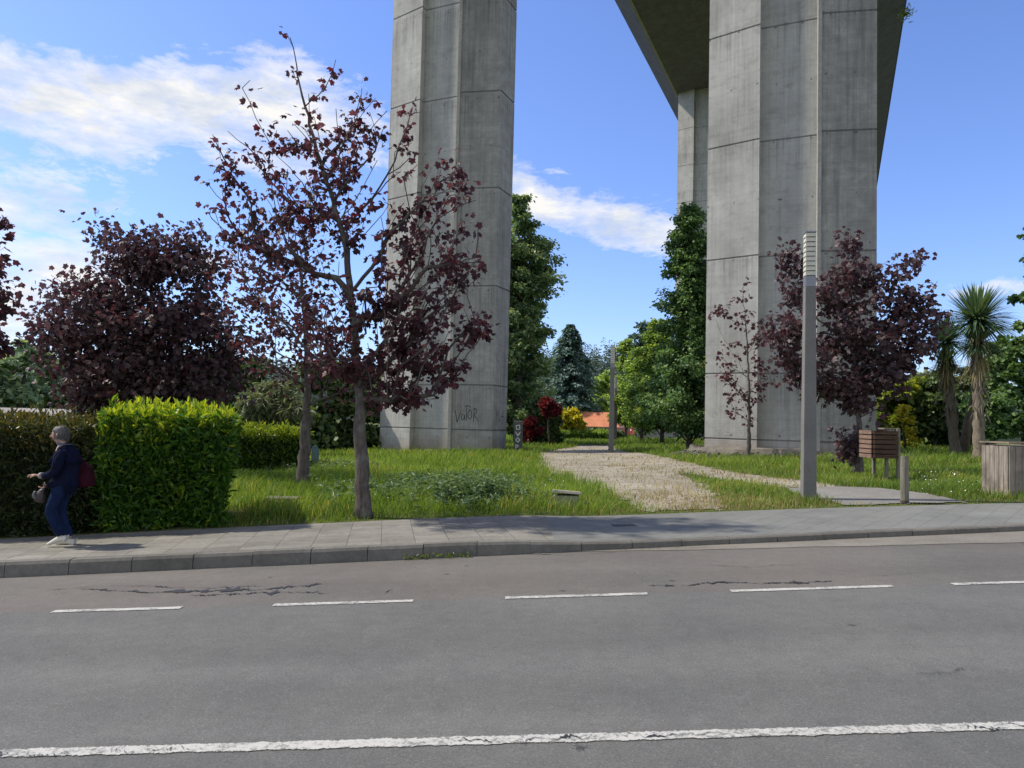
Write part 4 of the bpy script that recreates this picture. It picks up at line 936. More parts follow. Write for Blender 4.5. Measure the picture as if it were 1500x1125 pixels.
yucca('shorter dark yucca left of the taller one, its rosette half hidden by the maple', [(1400, 650), (1393, 600), (1388, 550), (1386, 510)], 28, [(1385, 502, 44, 400), (1386, 535, 32, 150)], .20, 72)
b = gbase(1411, 29); root = empty('leaning_trunk', b); tag(root, 'bare leaning trunk between the two yucca trunks', 'tree trunk')
P = np.array([b, at(1417, 620, 29), at(1424, 590, 29), at(1430, 560, 29), at(1433, 530, 29)])-b
MB().tube(P, [.2, .15, .13, .12, .1], 10).build('trunk', M['bark_y'], root, smooth=True)

# distant wooded hill
HX = np.linspace(-420, 560, 70); HYv = np.linspace(180, 620, 34); X, Yy = np.meshgrid(HX, HYv)
def hillz(x, y):
    rise = np.clip((y-190)/190, 0, 1)**1.1
    prof = 17+5*np.exp(-((x-60)/60)**2)+5*np.sin(x*.012+1.0)+3*np.sin(x*.031)
    return rise*prof-1.2
o = np_mesh('hill', np.stack([X, Yy, hillz(X, Yy)], -1).reshape(-1, 3), [(j*70+i, j*70+i+1, (j+1)*70+i+1, (j+1)*70+i) for j in range(33) for i in range(69)], plain('hill_scrub', (.045, .065, .045), .95, var=.4, sc=.2), smooth=True); o['kind'] = 'structure'
nt = 3600; tx = rng.uniform(-330, 460, nt); ty = rng.uniform(190, 440, nt)**1.0; tz = hillz(tx, ty); th = rng.uniform(9, 17, nt); C = []; T = []; G = []; S = []
per = 60
i_ = np.repeat(np.arange(nt), per); f = rng.random(nt*per); a = rng.random(nt*per)*6.283; rr = (1-f)**.8*th[i_]*.22*(.5+.5*rng.random(nt*per))
C = np.stack([tx[i_]+np.cos(a)*rr*.6, ty[i_]+np.sin(a)*rr*.6, tz[i_]+th[i_]*(.12+.86*f)], -1); T = unit(np.stack([np.cos(a), np.sin(a), .1+0*a-.3], -1)); 
hm = leaf_mat('distant_forest', (.055, .085, .075), (.085, .125, .10), (.14, .18, .13), .1, .8)
o = leaves('wooded_hillside', C, T, unit(rdir(len(C))*.4+np.array([0, 0, 1.])), th[i_]*.12*(1.2-f*.75)*1.2, SMALL, hm, None, np.clip(f+rng.normal(0, .15, len(f)), 0, 1)); tag(o, 'distant wooded hillside of mixed conifers', 'forest', kind='stuff')

# ------------------------------------------------------------------ hedges
def hedge(label, a, b, depth, h, lmat, n, lsize, seed, topbright=True, rnd=.22, core=(.012, .02, .008), group='clipped hedges', topn=0.35, jit=.05, name='hedge'):
    """a, b front corners (world xy), box going back 'depth' """
    global rng
    keep = rng; rng = np.random.default_rng(seed)
    a = np.array(a[:2]); b = np.array(b[:2]); d = (b-a); L = np.linalg.norm(d); d /= L; nb = np.array([-d[1], d[0]])
    z0 = float(gz(*((a+b)/2+nb*.3))) ; root = empty(name, (a[0], a[1], z0)); tag(root, label, 'hedge', group); loc = np.array([a[0], a[1], z0])
    def surf(u, v, z):   # local -> world rel
        return np.stack([d[0]*u+nb[0]*v, d[1]*u+nb[1]*v, z], -1)
    mb = MB(); i = .24
    q = [(i, i), (L-i, i), (L-i, depth-i), (i, depth-i)]; P = [tuple(d*u+nb*v) for u, v in q]
    mb.prism(P, -.1, h-.24); mb.build('inner_twigs', plain('hedge_core', core, .9, var=.5, sc=8), root)
    areas = np.array([L*h, L*depth, depth*h, depth*h]); areas = areas*np.array([1, 1.4, 1, 1]); k = rng.choice(4, n, p=areas/areas.sum())
    U = rng.random(n)*L; Vv = rng.random(n)*depth; Z = rng.random(n)*h; nor = np.zeros((n, 3))
    nor3 = {0: (-nb[0], -nb[1], 0), 1: (0, 0, 1), 2: (-d[0], -d[1], 0), 3: (d[0], d[1], 0)}
    Vv = np.where(k == 0, 0, Vv); Z = np.where(k == 1, h, Z); U = np.where(k == 2, 0, U); U = np.where(k == 3, L, U)
    for q_ in range(4): nor[k == q_] = nor3[q_]
    wob = .08*sn(U*1+Vv*2, Z+Vv, 2.2, seed)+.045*sn(U, Z*1.4+Vv, 7, 1)
    # narrower near the foot
    tuck = (-.42*np.clip(.65-Z/h, 0, 1)**1.3-.05)*(k != 1)*np.where(k == 0, .35, 1.)
    Pw = surf(U, Vv, Z)+nor*(wob+tuck-rng.random(n)**1.4*.26+.03)[:, None]
    T = unit(nor*.75+np.array([0, 0, .35])+rdir(n)*.85); N = unit(nor*.7+rdir(n)*.5+np.array([0, 0, .3]))
    tall = (k == 1) & (rng.random(n) < .16); Pw[tall, 2] += rng.random(tall.sum())**2*.16; T[tall] = unit(T[tall]+np.array([0, 0, 1.]))
    top_ = k == 1; Pw[top_, 2] -= (.16*np.exp(-Vv/.16)+.14*np.exp(-(L-U)/.16)+.08*np.exp(-U/.12))[top_]
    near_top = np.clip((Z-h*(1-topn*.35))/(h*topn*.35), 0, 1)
    g = np.where(k == 1, .85+.15*rng.random(n), .12+.28*rng.random(n)+.55*near_top**1.5)  # sunlit top and shaded faces painted into the leaf tint
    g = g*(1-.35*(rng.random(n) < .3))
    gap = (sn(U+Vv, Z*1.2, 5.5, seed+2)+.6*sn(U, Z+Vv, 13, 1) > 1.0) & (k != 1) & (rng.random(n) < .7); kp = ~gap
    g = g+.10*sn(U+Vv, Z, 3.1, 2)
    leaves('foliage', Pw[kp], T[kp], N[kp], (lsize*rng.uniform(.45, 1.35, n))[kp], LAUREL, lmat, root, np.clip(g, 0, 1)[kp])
    rng = keep; return root
hl = np.array([hit(x_, y_, .13)[:2] for x_, y_ in ((-190, 801), (132, 787), (328, 776))])
# heights from the photograph's hedge top
def top_h(px, py, Y, zb): return at(px, py, Y)[2]-zb
Ya = hl[1][1]
bk = np.array([-math.sin(KANG), math.cos(KANG)])*.12
h1 = top_h(240, 603, hl[2][1]+.3, float(gz(hl[2][0], hl[2][1]+.5))); h0 = top_h(60, 615, Ya+.1, float(gz(hl[1][0], hl[1][1]+.5)))
hedge('bright yellow green laurel hedge at the pavement edge, right of the walking woman', hl[1]+bk, hl[2]+bk, 1.5, h1, M['laurel'], 27000, .112, 81)
hedge('dull brownish green hedge directly behind the walking woman', hl[0]+bk, hl[1]+bk-np.array([.02, 0]), 1.3, h0, M['oldhedge'], 24000, .078, 82)
a_ = gp(338, 694); b_ = gp(452, 688)
h2 = top_h(400, 626, b_[1], b_[2])
hedge('low sunlit yellow green hedge on the lawn behind the slimmer maple', a_, b_, 1.6, h2, M['yellowhedge'], 7000, .13, 83, topn=1.1)
a_ = gp(808, 653); b_ = gbase(893, a_[1]+1)
hedge('long low green hedge in the distance below the yellow shrub', gbase(814, 55), gbase(895, 55), 2.0, at(850, 634, 55)[2]-float(gz(5, 55)), M['green'], 6000, .25, 84)

# ------------------------------------------------------------------ grass and ground plants
def grass_patch(name, n, x_fn, ylo, yhi, power, hmin, hmax, wid, mat, keepf, label, hf=None, seed=5):
    global rng
    keep = rng; rng = np.random.default_rng(seed)
    # density falls with distance
    u = rng.random(n); Y = ylo*(yhi/ylo)**u; X = (rng.random(n)*2-1)*Y*.80+x_fn
    k = keepf(X, Y); X, Y = X[k], Y[k]; n = len(X)
    H = rng.uniform(hmin, hmax, n)*(1+.45*sn(X, Y, 1.1, 4))
    if hf is not None: H = H*hf(X, Y)
    W = wid*(Y/12)**.85*rng.uniform(.6, 1.3, n); an = rng.random(n)*6.283
    lean = rng.normal(0, .35, (n, 2))*H[:, None]+np.array([.08, -.03])*H[:, None]
    B = np.stack([X, Y, gz(X, Y)-.01], -1); s = np.stack([np.cos(an), np.sin(an), 0*an], -1)*W[:, None]/2
    m1 = B+np.stack([lean[:, 0]*.3, lean[:, 1]*.3, H*.55], -1); tp = B+np.stack([lean[:, 0], lean[:, 1], H], -1)
    V = np.stack([B-s, B+s, m1-s*.8, m1+s*.8, tp], 1).reshape(-1, 3); o_ = (np.arange(n)*5)[:, None]
    Fc = np.concatenate([o_+np.array([0, 1, 3]), o_+np.array([0, 3, 2]), o_+np.array([2, 3, 4])])
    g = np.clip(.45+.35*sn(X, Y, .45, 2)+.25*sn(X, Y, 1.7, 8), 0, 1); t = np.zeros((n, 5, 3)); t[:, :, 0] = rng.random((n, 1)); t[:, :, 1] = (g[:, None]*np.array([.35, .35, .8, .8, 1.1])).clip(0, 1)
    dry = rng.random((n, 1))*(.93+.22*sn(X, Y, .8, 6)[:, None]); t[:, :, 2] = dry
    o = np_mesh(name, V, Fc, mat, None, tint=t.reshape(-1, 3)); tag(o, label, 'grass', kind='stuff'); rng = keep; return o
hA, hB = hl[0], hl[2]
def not_built(X, Y):
    v = Y-back_y(X); ok = v > .03+.05*sn(X, Y, 9)
    ok &= ~on_path(X+rng.normal(0, .16, len(X)), Y+rng.normal(0, .2, len(X))) & ~inpoly(X, Y, apron_w)
    ok &= ~((X < hB[0]-.1) & (v < 1.6))
    dbx = gp(829, 736); slb = gp(414, 742); ok &= (np.hypot((X-dbx[0])/.42, (Y-dbx[1]+.2)/.5) > 1) | (rng.random(len(X)) < .15); ok &= (np.hypot((X-slb[0])/.4, (Y-slb[1]+.1)/.4) > 1) | (rng.random(len(X)) < .2)
    for P in (PL, PR): ok &= ~inpoly(X, Y, [tuple(p) for p in P])
    return ok
straw_c = gp(1020, 737)
def strawzone(X, Y): return np.exp(-((X-straw_c[0])/1.7)**2-((Y-straw_c[1])/1.3)**2)
def hfac(X, Y):
    v = Y-back_y(X); e = np.clip(v/.5, .35, 1); dx = 1-.65*strawzone(X, Y)
    right = np.where((X > 2.5) & (Y < 22), .62, 1.0)
    return e*dx*right
grass_patch('grass', 300000, 0., 9.0, 75., 1, .09, .29, .012, M['grass'], not_built, 'long green lawn grass between the pavement and the viaduct piers', hfac, 5)
grass_patch('dry_grass', 130000, 2., 9.5, 40., 1, .03, .12, .013, M['straw'], lambda X, Y: (Y-back_y(X) > .05) & (rng.random(len(X)) < np.clip(strawzone(X, Y)*1.3+.05+(on_path(X, Y))*(.10+.16*np.clip(sn(X, Y, 1.4, 3), 0, 1))+.12*((X > 3) & (Y < 30)), 0, 1)) & ~inpoly(X, Y, apron_w), 'dry straw coloured grass around the mouth of the path', None, 6)
# leafy weeds
def weeds(name, label, cx, cy, rx, ry, n, hgt, lsize, mat, seed):
    global rng
    keep = rng; rng = np.random.default_rng(seed)
    C = []; T = []; N = []
    nc = n//26
    X = cx+rng.normal(0, rx, nc); Y = cy+rng.normal(0, ry, nc); ok = (Y-back_y(X)) > .25; X, Y = X[ok], Y[ok]
    for x, y in zip(X, Y):
        h = hgt*rng.uniform(.5, 1.3); m_ = 26; t = rng.random(m_); a = rng.random(m_)*6.283; r_ = .13*(1-t*.6)*rng.random(m_)
        C.append(np.stack([x+np.cos(a)*r_, y+np.sin(a)*r_, float(gz(x, y))+h*t], -1)); T.append(np.stack([np.cos(a), np.sin(a), .2+0*a+rng.normal(0, .4, m_)], -1)); N.append(np.tile([0, 0, 1.], (m_, 1))+rng.normal(0, .4, (m_, 3)))
    C = np.vstack(C); o = leaves(name, C, np.vstack(T), np.vstack(N), lsize*rng.uniform(.5, 1.3, len(C)), LAUREL, mat, None, rng.random(len(C))); tag(o, label, 'weeds', kind='stuff'); rng = keep
w1 = gp(625, 725); w2 = gp(690, 738)
weeds('weeds', 'patch of broad leaved weeds in the lawn right of the young maple trunk', w1[0], w1[1], .95, 1.0, 5200, .34, .10, M['weed'], 91)
weeds('weeds', 'thicker clump of weeds near the pavement in front of the tagged pier', w2[0], w2[1], .4, .4, 3600, .42, .10, M['weed'], 92)
w3 = gp(480, 690); weeds('weeds', 'pale weeds beside the teal board', w3[0], w3[1], .7, .9, 1800, .25, .10, M['weed'], 93)
def stones(name, label, n, fn, smin, smax, mat, seed):
    r = np.random.default_rng(seed); bm = bmesh.new(); bmesh.ops.create_icosphere(bm, subdivisions=1, radius=1); bm.verts.ensure_lookup_table()
    v0 = np.array([v.co[:] for v in bm.verts]); f0 = np.array([[v.index for v in f.verts] for f in bm.faces]); bm.free(); V = []; Fc = []
    for i in range(n):
        x, y, z = fn(r); s_ = r.uniform(smin, smax); q = v0*s_*r.uniform(.5, 1.2, 3)*np.array([1, 1, .6])*(1+r.normal(0, .12, (len(v0), 1))); Fc.append(f0+len(V)*len(v0)); V.append(q+np.array([x, y, z+s_*.15]))
    o = np_mesh(name, np.vstack(V), np.vstack(Fc), mat); tag(o, label, 'stones', kind='stuff')
def on_p(r):
    while True:
        x, y = r.uniform(0, 9), r.uniform(12.5, 40)
        if on_path(np.array([x]), np.array([y]))[0] and r.random() < (14/y)**1.5: return x, y, float(gz(x, y))+.012
stones('loose_stones', 'small loose stones scattered on the bare earth path', 520, on_p, .008, .03, M['gutter'], 3)
def at_foot(r):
    a = r.uniform(math.pi*1.0, math.pi*1.98); c = PR.mean(0); k = r.uniform(1.0, 1.22); e = c+(3.95*math.cos(a)*du+2.35*math.sin(a)*dw)*k; return e[0], e[1], float(gz(*e))+r.uniform(0, .25)*(1.22-k)/.22
stones('rubble', 'grey and white rubble heaped round the foot of the widest pier', 420, at_foot, .04, .11, concrete('rubble_stone', (.10, .09, .075), (.24, .22, .19), (.05, .045, .04), 5), 4)
# kerb weeds
C = []
for px_ in rng.uniform(590, 690, 110):
    p = hit(px_, 822-(px_-600)*.055); k_ = float(kerb_y(p[0])); C.append((p[0], k_-.015-rng.random()*.05, float(base_z(p[0], k_))+rng.random()*.05))
C = np.array(C); o = leaves('kerb_weeds', C, rdir(110)+np.array([0, 0, .6]), rdir(110), rng.uniform(.02, .055, 110), LAUREL, M['lime'], None, rng.random(110)*.5); tag(o, 'small weeds growing at the foot of the kerb', 'weeds', kind='stuff')
# daisies
def flowers(n, fx, label, seed):
    r = np.random.default_rng(seed); mb = MB()
    for i in range(n):
        px_, py_ = fx(r); p = gp(px_, py_); z = p[2]+r.uniform(.10, .24); s = r.uniform(.007, .014)*(p[1]/14)
        tl = r.normal(0, .5, 2)
        mb.add([(p[0]+s*math.cos(a), p[1]+s*math.sin(a), z+s*(math.cos(a)*tl[0]+math.sin(a)*tl[1])) for a in np.arange(8)*math.pi/4], [tuple(range(8))])
    o = mb.build('daisies', M['white_petal']); tag(o, label, 'flowers', kind='stuff')
flowers(90, lambda r: (r.uniform(1345, 1440), r.uniform(695, 732)), 'white daisies in the grass left of the wooden planter', 1)
flowers(70, lambda r: (r.uniform(460, 900), r.uniform(690, 748)), 'white daisies scattered over the lawn', 2)

# ------------------------------------------------------------------ lamp posts
def lamp(label, base, height, w, wl, rz_, detailed=True):
    root = empty('lamp_post', base, rz_); tag(root, label, 'lamp post', 'square concrete lamp posts along the path')
    hs = height*.79
    mb = MB(); mb.box((0, 0, hs/2), (w, w, hs), taper=wl/w, bev=.012); mb.build('shaft', M['lamp_post'], root)
    MB().box((0, 0, hs+height*.02), (wl*.97, wl*.97, height*.04-.004), bev=.004).build('collar', M['metal'], root)
    z0 = hs+height*.04; z1 = height-.03
    MB().box((0, 0, (z0+z1)/2), (wl*.70, wl*.70, z1-z0-.004), bev=.01).build('lamp_core', plain('louvre_shadow', (.32, .30, .25), .6), root)
    nl = 9
    mb = MB()
    for i in range(nl):
        z = z0+(i+.6)*(z1-z0)/nl; mb.box((0, 0, z), (wl*.99, wl*.99, (z1-z0)/nl*.78), taper=.88)
    for sx_ in (-1, 1):
        for sy_ in (-1, 1): mb.box((sx_*wl*.44, sy_*wl*.44, (z0+z1)/2), (.012, .012, z1-z0))
    mb.build('louvre', plain('pale_louvre', (.60, .57, .46), .5, var=.08), root)
    MB().box((0, 0, height-.012), (wl*1.04, wl*1.04, .03), bev=.006).build('cap', M['metal'], root)
    return root
bL = gp(1184, 732); HL = at(1189, 340, bL[1])[2]-bL[2]
sw = 25/F*bL[1]/1.32
lamp('nearest square concrete lamp post, standing beside the pavement before the widest pier', bL, HL, sw, sw*.80, R(-8))
bF = gp(895, 663); HF = at(897, 506, bF[1])[2]-bF[2]; print('lamps', bL, HL, bF, HF)
lamp('middle lamp post of three, at the edge of the dirt path', bF, HF, sw, sw*.8, R(-2))
bG = gbase(901, 52); HG = at(902, 553, 52)[2]-bG[2]
lamp('farthest and shortest looking lamp post, half hidden right behind the middle one', bG, HG, sw, sw*.8, R(-2))

# ------------------------------------------------------------------ wooden things at right
pb = gp(1478, 728); Yp = pb[1]
def rel(px, py, Y, b): return at(px, py, Y)-b
# planter: left face from x 1443 to 1477, right face to beyond the frame
zt_p = at(1460, 648, Yp)[2]; hp = zt_p-pb[2]
root = empty('wooden_planter', pb, 0); tag(root, 'weathered grey wooden planter box of upright planks at the right edge by the pavement', 'planter')
c0 = np.array([0, 0.]); lf = at(1443, 700, Yp+.55)[:2]-pb[:2]; rt = np.array([math.cos(KANG), math.sin(KANG)])*1.25
lf = lf/np.linalg.norm(lf)*max(.62, min(.95, np.linalg.norm(lf)))
for (v, nplk, nm) in ((lf, 6, 'side_panel'), (rt, 10, 'front_panel')):
    L = np.linalg.norm(v); d = v/L; mb = MB(); an = math.atan2(d[1], d[0])
    for i in range(nplk):
        w = L/nplk; c = d*(i+.5)*w; mb.box((c[0], c[1], hp/2-.03+random.uniform(-.008, .0)), (w-.008, .035+random.uniform(0, .006), hp-.06), rz=an, bev=.004)
    o = mb.build(nm, M['wood_grey'], root)
    if nm == 'front_panel': o['label'] = 'shaded plank panel facing the road'
bk2 = rt+lf
for (s0, v, nplk) in ((lf, rt, 10), (rt, lf, 6)):
    L = np.linalg.norm(v); d = v/L; mb = MB(); an = math.atan2(d[1], d[0])
    for i in range(nplk):
        w = L/nplk; c = s0+d*(i+.5)*w; mb.box((c[0], c[1], hp/2-.03), (w-.008, .035, hp-.06), rz=an, bev=.004)
    mb.build('rear_panel', M['wood_grey'], root)
# rim
mb = MB()
ang_r = math.atan2(rt[1], rt[0]); ang_l = math.atan2(lf[1], lf[0])
for (s0, v, an) in ((np.zeros(2), rt, ang_r), (lf, rt, ang_r)):
    c = s0+v/2; mb.box((c[0], c[1], hp-.005), (np.linalg.norm(v)+.06, .075, .03), rz=an, bev=.004)
for (s0, v, an) in ((np.zeros(2), lf, ang_l), (rt, lf, ang_l)):
    c = s0+v/2; mb.box((c[0], c[1], hp-.004), (np.linalg.norm(v)-.07, .07, .028), rz=an, bev=.004)
mb.build('rim', M['wood_edge'], root)
mb = MB(); ins = [tuple(q) for q in (lf*.04+rt*.03, rt*.97+lf*.04, rt*.97+lf*.96, lf*.96+rt*.03)]; mb.prism(ins, .05, hp-.045); mb.build('infill', M['wood_grey'], root)

# stake
bs = gp(1325, 738); hs_ = at(1325, 668, bs[1])[2]-bs[2]; root = empty('wooden_stake', bs); tag(root, 'short round grey wooden stake at the pavement edge in front of the slatted box', 'wooden post')
mb = MB(); zz = np.linspace(-.05, hs_, 9); mb.tube([(.004*math.sin(z*9), .003*math.cos(z*7), z) for z in zz], [.067-.004*i/8+.0015*math.sin(i*2.4) for i in range(8)]+[.056], 16)
mb.build('shaft', M['wood_post'], root, smooth=False)
mb = MB(); mb.add([(.069*math.cos(t), .069*math.sin(t), z) for z in (hs_*.0, hs_*.07) for t in np.linspace(0, 2*math.pi, 17)[:-1]], [(k, (k+1) % 16, 16+(k+1) % 16, 16+k) for k in range(16)]); mb.build('dark_foot', plain('dark_foot_wood', (.06, .055, .045), .9), root)  # darker band round the foot of the stake

# slatted box on two legs
Yb = gp(1305, 704)[1]; bb = gp(1305, 704); root = empty('slatted_box', bb); tag(root, 'brown slatted wooden box on two legs beside the full dark maple', 'wooden box')
def rb(px, py, dy=0.): return at(px, py, Yb+dy)-bb
zt = rb(1280, 630)[2]; zb = rb(1280, 672)[2]; xl_ = rb(1280, 650)[0]; xr_ = rb(1319, 650)[0]; xll = rb(1263, 650, .5)[0]
fl = np.array([xl_, 0.]); fr = np.array([xr_, .10]); bl_ = np.array([xll, .62]); br_ = fr+(bl_-fl)
ns = 6; hh = (zt-zb)/ns
def wall_slats(p, q, nm, mat, th=.03):
    d = q-p; L = np.linalg.norm(d); an = math.atan2(d[1], d[0]); mb = MB()
    for i in range(ns):
        c = (p+q)/2; mb.box((c[0], c[1], zb+(i+.5)*hh), (L, th, hh-.022), rz=an, bev=.005)
    return mb.build(nm, mat, root)
wall_slats(fl, fr, 'front_slats', M['wood_brown']); wall_slats(fl+np.array([-.03, .035]), bl_, 'side_slats', wood_mat('sunlit_slat', (.16, .10, .07), (.30, .20, .15), (2, 2, 30), (.06, .04, .03)))  # left slats: same wood with sunlight painted in as a lighter colour
wall_slats(bl_, br_, 'rear_slats', M['wood_brown']); wall_slats(fr+np.array([.03, .035]), br_, 'side_slats', M['wood_brown'])
mb = MB(); ins = [fl*.94+br_*.06, fr*.94+bl_*.06, br_*.94+fl*.06, bl_*.94+fr*.06]; mb.prism([tuple(q) for q in ins], zb+.02, zt-.03); mb.build('inner_bin', plain('dark_liner', (.02, .018, .016), .8), root)
for (p, top_) in ((fl*.38+fr*.62+np.array([0, .10]), zb+.02), (fr*.97+fl*.03+np.array([.035, .03]), zt+.05), (bl_*.4+br_*.6, zb+.02)):
    MB().box((p[0], p[1], top_/2-.1), (.065, .065, top_+.2), bev=.006).build('leg', M['wood_post'], root)
c = (fr*.8+fl*.2+br_*.0)+np.array([-.03, .2]); MB().box((c[0], c[1], zt+.035), (.32, .22, .04), rz=.15, bev=.01).build('lid_block', M['wood_edge'], root)

# concrete stub and slab in the grass
def stone(name, label, px, py, w, d, h, rz_, mat, tilt=(0, 0), mats2=None):
    b = gp(px, py); root = empty(name, b, rz_); tag(root, label, 'concrete block')
    bm_ = MB(); bm_.box((0, 0, h/2-.05), (w, d, h+.1), bev=.015); o = bm_.build('block', mat, root)
    mb = MB(); mb.box((0, 0, 0), (w+.06, d+.05, .05), bev=.012); o = mb.build('cover_slab', mats2 or mat, root); o.location = (0.02, 0, h+.045); o.rotation_euler = (tilt[0], tilt[1], 0)
stone('drain_box', 'small concrete box with a tilted lid in the grass beside the path mouth', 829, 738, .42, .40, .15, R(-8), concrete('mossy_concrete', (.20, .18, .14), (.34, .31, .25)), (R(-6), R(3)), concrete('pale_lid', (.42, .37, .30), (.56, .50, .42)))
b = gp(414, 743); root = empty('stone_slab', b, R(5)); tag(root, 'flat mossy stone slab lying in the grass before the slimmer maple', 'stone slab')
MB().box((0, 0, .13), (.56, .36, .08), bev=.02).build('slab', concrete('mossy_stone', (.13, .12, .075), (.26, .235, .17)), root)
MB().box((.05, .02, 0), (.40, .26, .18), bev=.02).build('support', M['slab'], root)
# small drain covers in the pavement
for (px_, py_, w, lab) in ((915, 769, .34, 'small rectangular drain cover set in the concrete pavement'),):
    p = hit(px_, py_, float(kerb_h(1.5))); root = empty('drain_cover', (p[0], p[1], float(base_z(p[0], p[1])+kerb_h(p[0])-.004)), KANG); tag(root, lab, 'drain cover')
    MB().box((0, 0, .003), (w, .16, .006), bev=.001).build('plate', plain('cast_iron', (.05, .05, .05), .6, .5), root)
    mb = MB()
    for i in range(6): mb.box((-w*.4+i*w*.16, 0, .0075), (.02, .12, .004))
    mb.build('rib', plain('worn_iron', (.12, .12, .12), .5, .6), root)
# teal board behind the slim maple
b = gp(461, 686); root = empty('teal_board', b, R(20)); tag(root, 'pale teal board standing at the end of the low yellow green hedge', 'board')
mb = MB(); mb.add([(-.13, 0, 0), (.13, 0, 0), (.12, .02, .62), (.02, .03, .78), (-.10, .02, .70), (-.13, .03, 0), (.13, .03, 0), (.12, .05, .62), (.02, .06, .78), (-.10, .05, .70)],
    [(0, 1, 2, 3, 4), (9, 8, 7, 6, 5), (0, 5, 6, 1), (1, 6, 7, 2), (2, 7, 8, 3), (3, 8, 9, 4), (4, 9, 5, 0)])
mb.build('panel', plain('teal_plastic', (.12, .20, .185), .6), root); MB().tube([(-.02, .09, -.1), (-.02, .07, .72)], .02, 6).build('prop_stick', M['wood_post'], root)
# graffitied cabinet
Yc = 35.0; b = gbase(759, Yc); hc = at(759, 618, Yc)[2]-b[2]; wc = 12/F*Yc
root = empty('utility_cabinet', b, R(-5)); tag(root, 'slim dark utility cabinet covered in white graffiti right of the tagged pier', 'utility cabinet')
MB().box((0, 0, hc/2), (wc, .32, hc), bev=.012).build('body', concrete('cabinet_paint', (.09, .10, .09), (.16, .165, .15)), root)
MB().box((0, 0, hc+.03), (wc+.05, .37, .055), bev=.012).build('top_cover', M['slab'], root)
MB().box((0, -.165, hc*.5), (wc*.84, .012, hc*.86), bev=.003).build('door', plain('cabinet_door', (.07, .075, .07), .6), root)
for i, st in enumerate([[[(.2, .0), (.2, .9)], [(.2, .9), (.6, .8), (.55, .5), (.2, .45)]], [[(.5, 1), (.15, .6), (.5, .2), (.85, .6), (.5, 1)]], [[(.1, .9), (.5, .1), (.9, .9)], [(.3, .5), (.8, .4)]], [[(.2, .1), (.8, .2), (.75, .9), (.2, .8), (.25, .1)]]]):
    mb = MB()
    for s in st:
        P = np.array(s); t = np.linspace(0, len(P)-1, 5*(len(P)-1)+1); X = (np.interp(t, range(len(P)), P[:, 0])-.5)*wc*.75; Z = np.interp(t, range(len(P)), P[:, 1])*.26+.06+i*.31
        tx_, tz_ = np.gradient(X), np.gradient(Z); Ln = np.hypot(tx_, tz_)+1e-6; n = len(X)
        V = [(X[k]-tz_[k]/Ln[k]*.018, -.176, Z[k]+tx_[k]/Ln[k]*.018) for k in range(n)]+[(X[k]+tz_[k]/Ln[k]*.018, -.176, Z[k]-tx_[k]/Ln[k]*.018) for k in range(n)]
        mb.add(V, [(k, k+1, n+k+1, n+k) for k in range(n-1)])
    mb.build('graffiti', M['spray_white'], root)

# ------------------------------------------------------------------ distant buildings and cars
def house(label, px, Y, w, d, hw, hr, rz_, roofc, wallc, name='house'):
    b = gbase(px, Y); root = empty(name, b, rz_); tag(root, label, 'house')
    m = NT('roof_tiles'); v = m.node('ShaderNodeTexWave'); m.l.new(m.coord('Object'), v.inputs[0]); v.inputs['Scale'].default_value = 3.0; v.inputs['Distortion'].default_value = 1.5
    n_ = m.noise(m.coord('Object'), 1.2, 5, .7)
    rm = m.base(m.mix(m.math('MULTIPLY', v.outputs[1], .5), m.ramp(n_, [(.3, tuple(q*.6 for q in roofc)), (.7, roofc)]), tuple(q*.45 for q in roofc)), .9)
    MB().box((0, 0, hw/2), (w, d, hw)).build('wall', concrete('house_wall', tuple(q*.8 for q in wallc), wallc, tuple(q*.5 for q in wallc)), root)
    e = .35; mb = MB(); mb.add([(-w/2-e, -d/2-e, hw-.05), (w/2+e, -d/2-e, hw-.05), (w/2+e, d/2+e, hw-.05), (-w/2-e, d/2+e, hw-.05), (-w/2-e, 0, hw+hr), (w/2+e, 0, hw+hr)], [(0, 1, 5, 4), (2, 3, 4, 5), (0, 4, 3), (1, 2, 5), (3, 2, 1, 0)]); mb.build('roof', rm, root)
    for x in (-w*.28, w*.22):
        o = MB().box((x, -d/2-.01, hw*.55), (.7, .06, hw*.5)).build('window', M['slab'], root); o2 = MB().box((x, -d/2-.045, hw*.55), (.56, .02, hw*.38)).build('pane', plain('dark_glass', (.02, .025, .03), .1), o)
    MB().box((w*.0, -d/2-.02, hw*.42), (hw*.42, .06, hw*.84)).build('door', M['wood_brown'], root)
    return root
house('small house with an orange tiled roof beyond the path', 876, 72, 3.6, 4, 1.0, 1.35, R(-12), (.72, .27, .13), (.62, .6, .54))
Yh = 26.; ph = at(45, 603, Yh); 
root = house('low building whose pale grey roof just shows above the dull hedge', 40, Yh, 5.2, 4, max(.8, ph[2]-float(gz(ph[0], Yh))-.5), .62, R(4), (.40, .36, .33), (.4, .38, .35), 'shed')
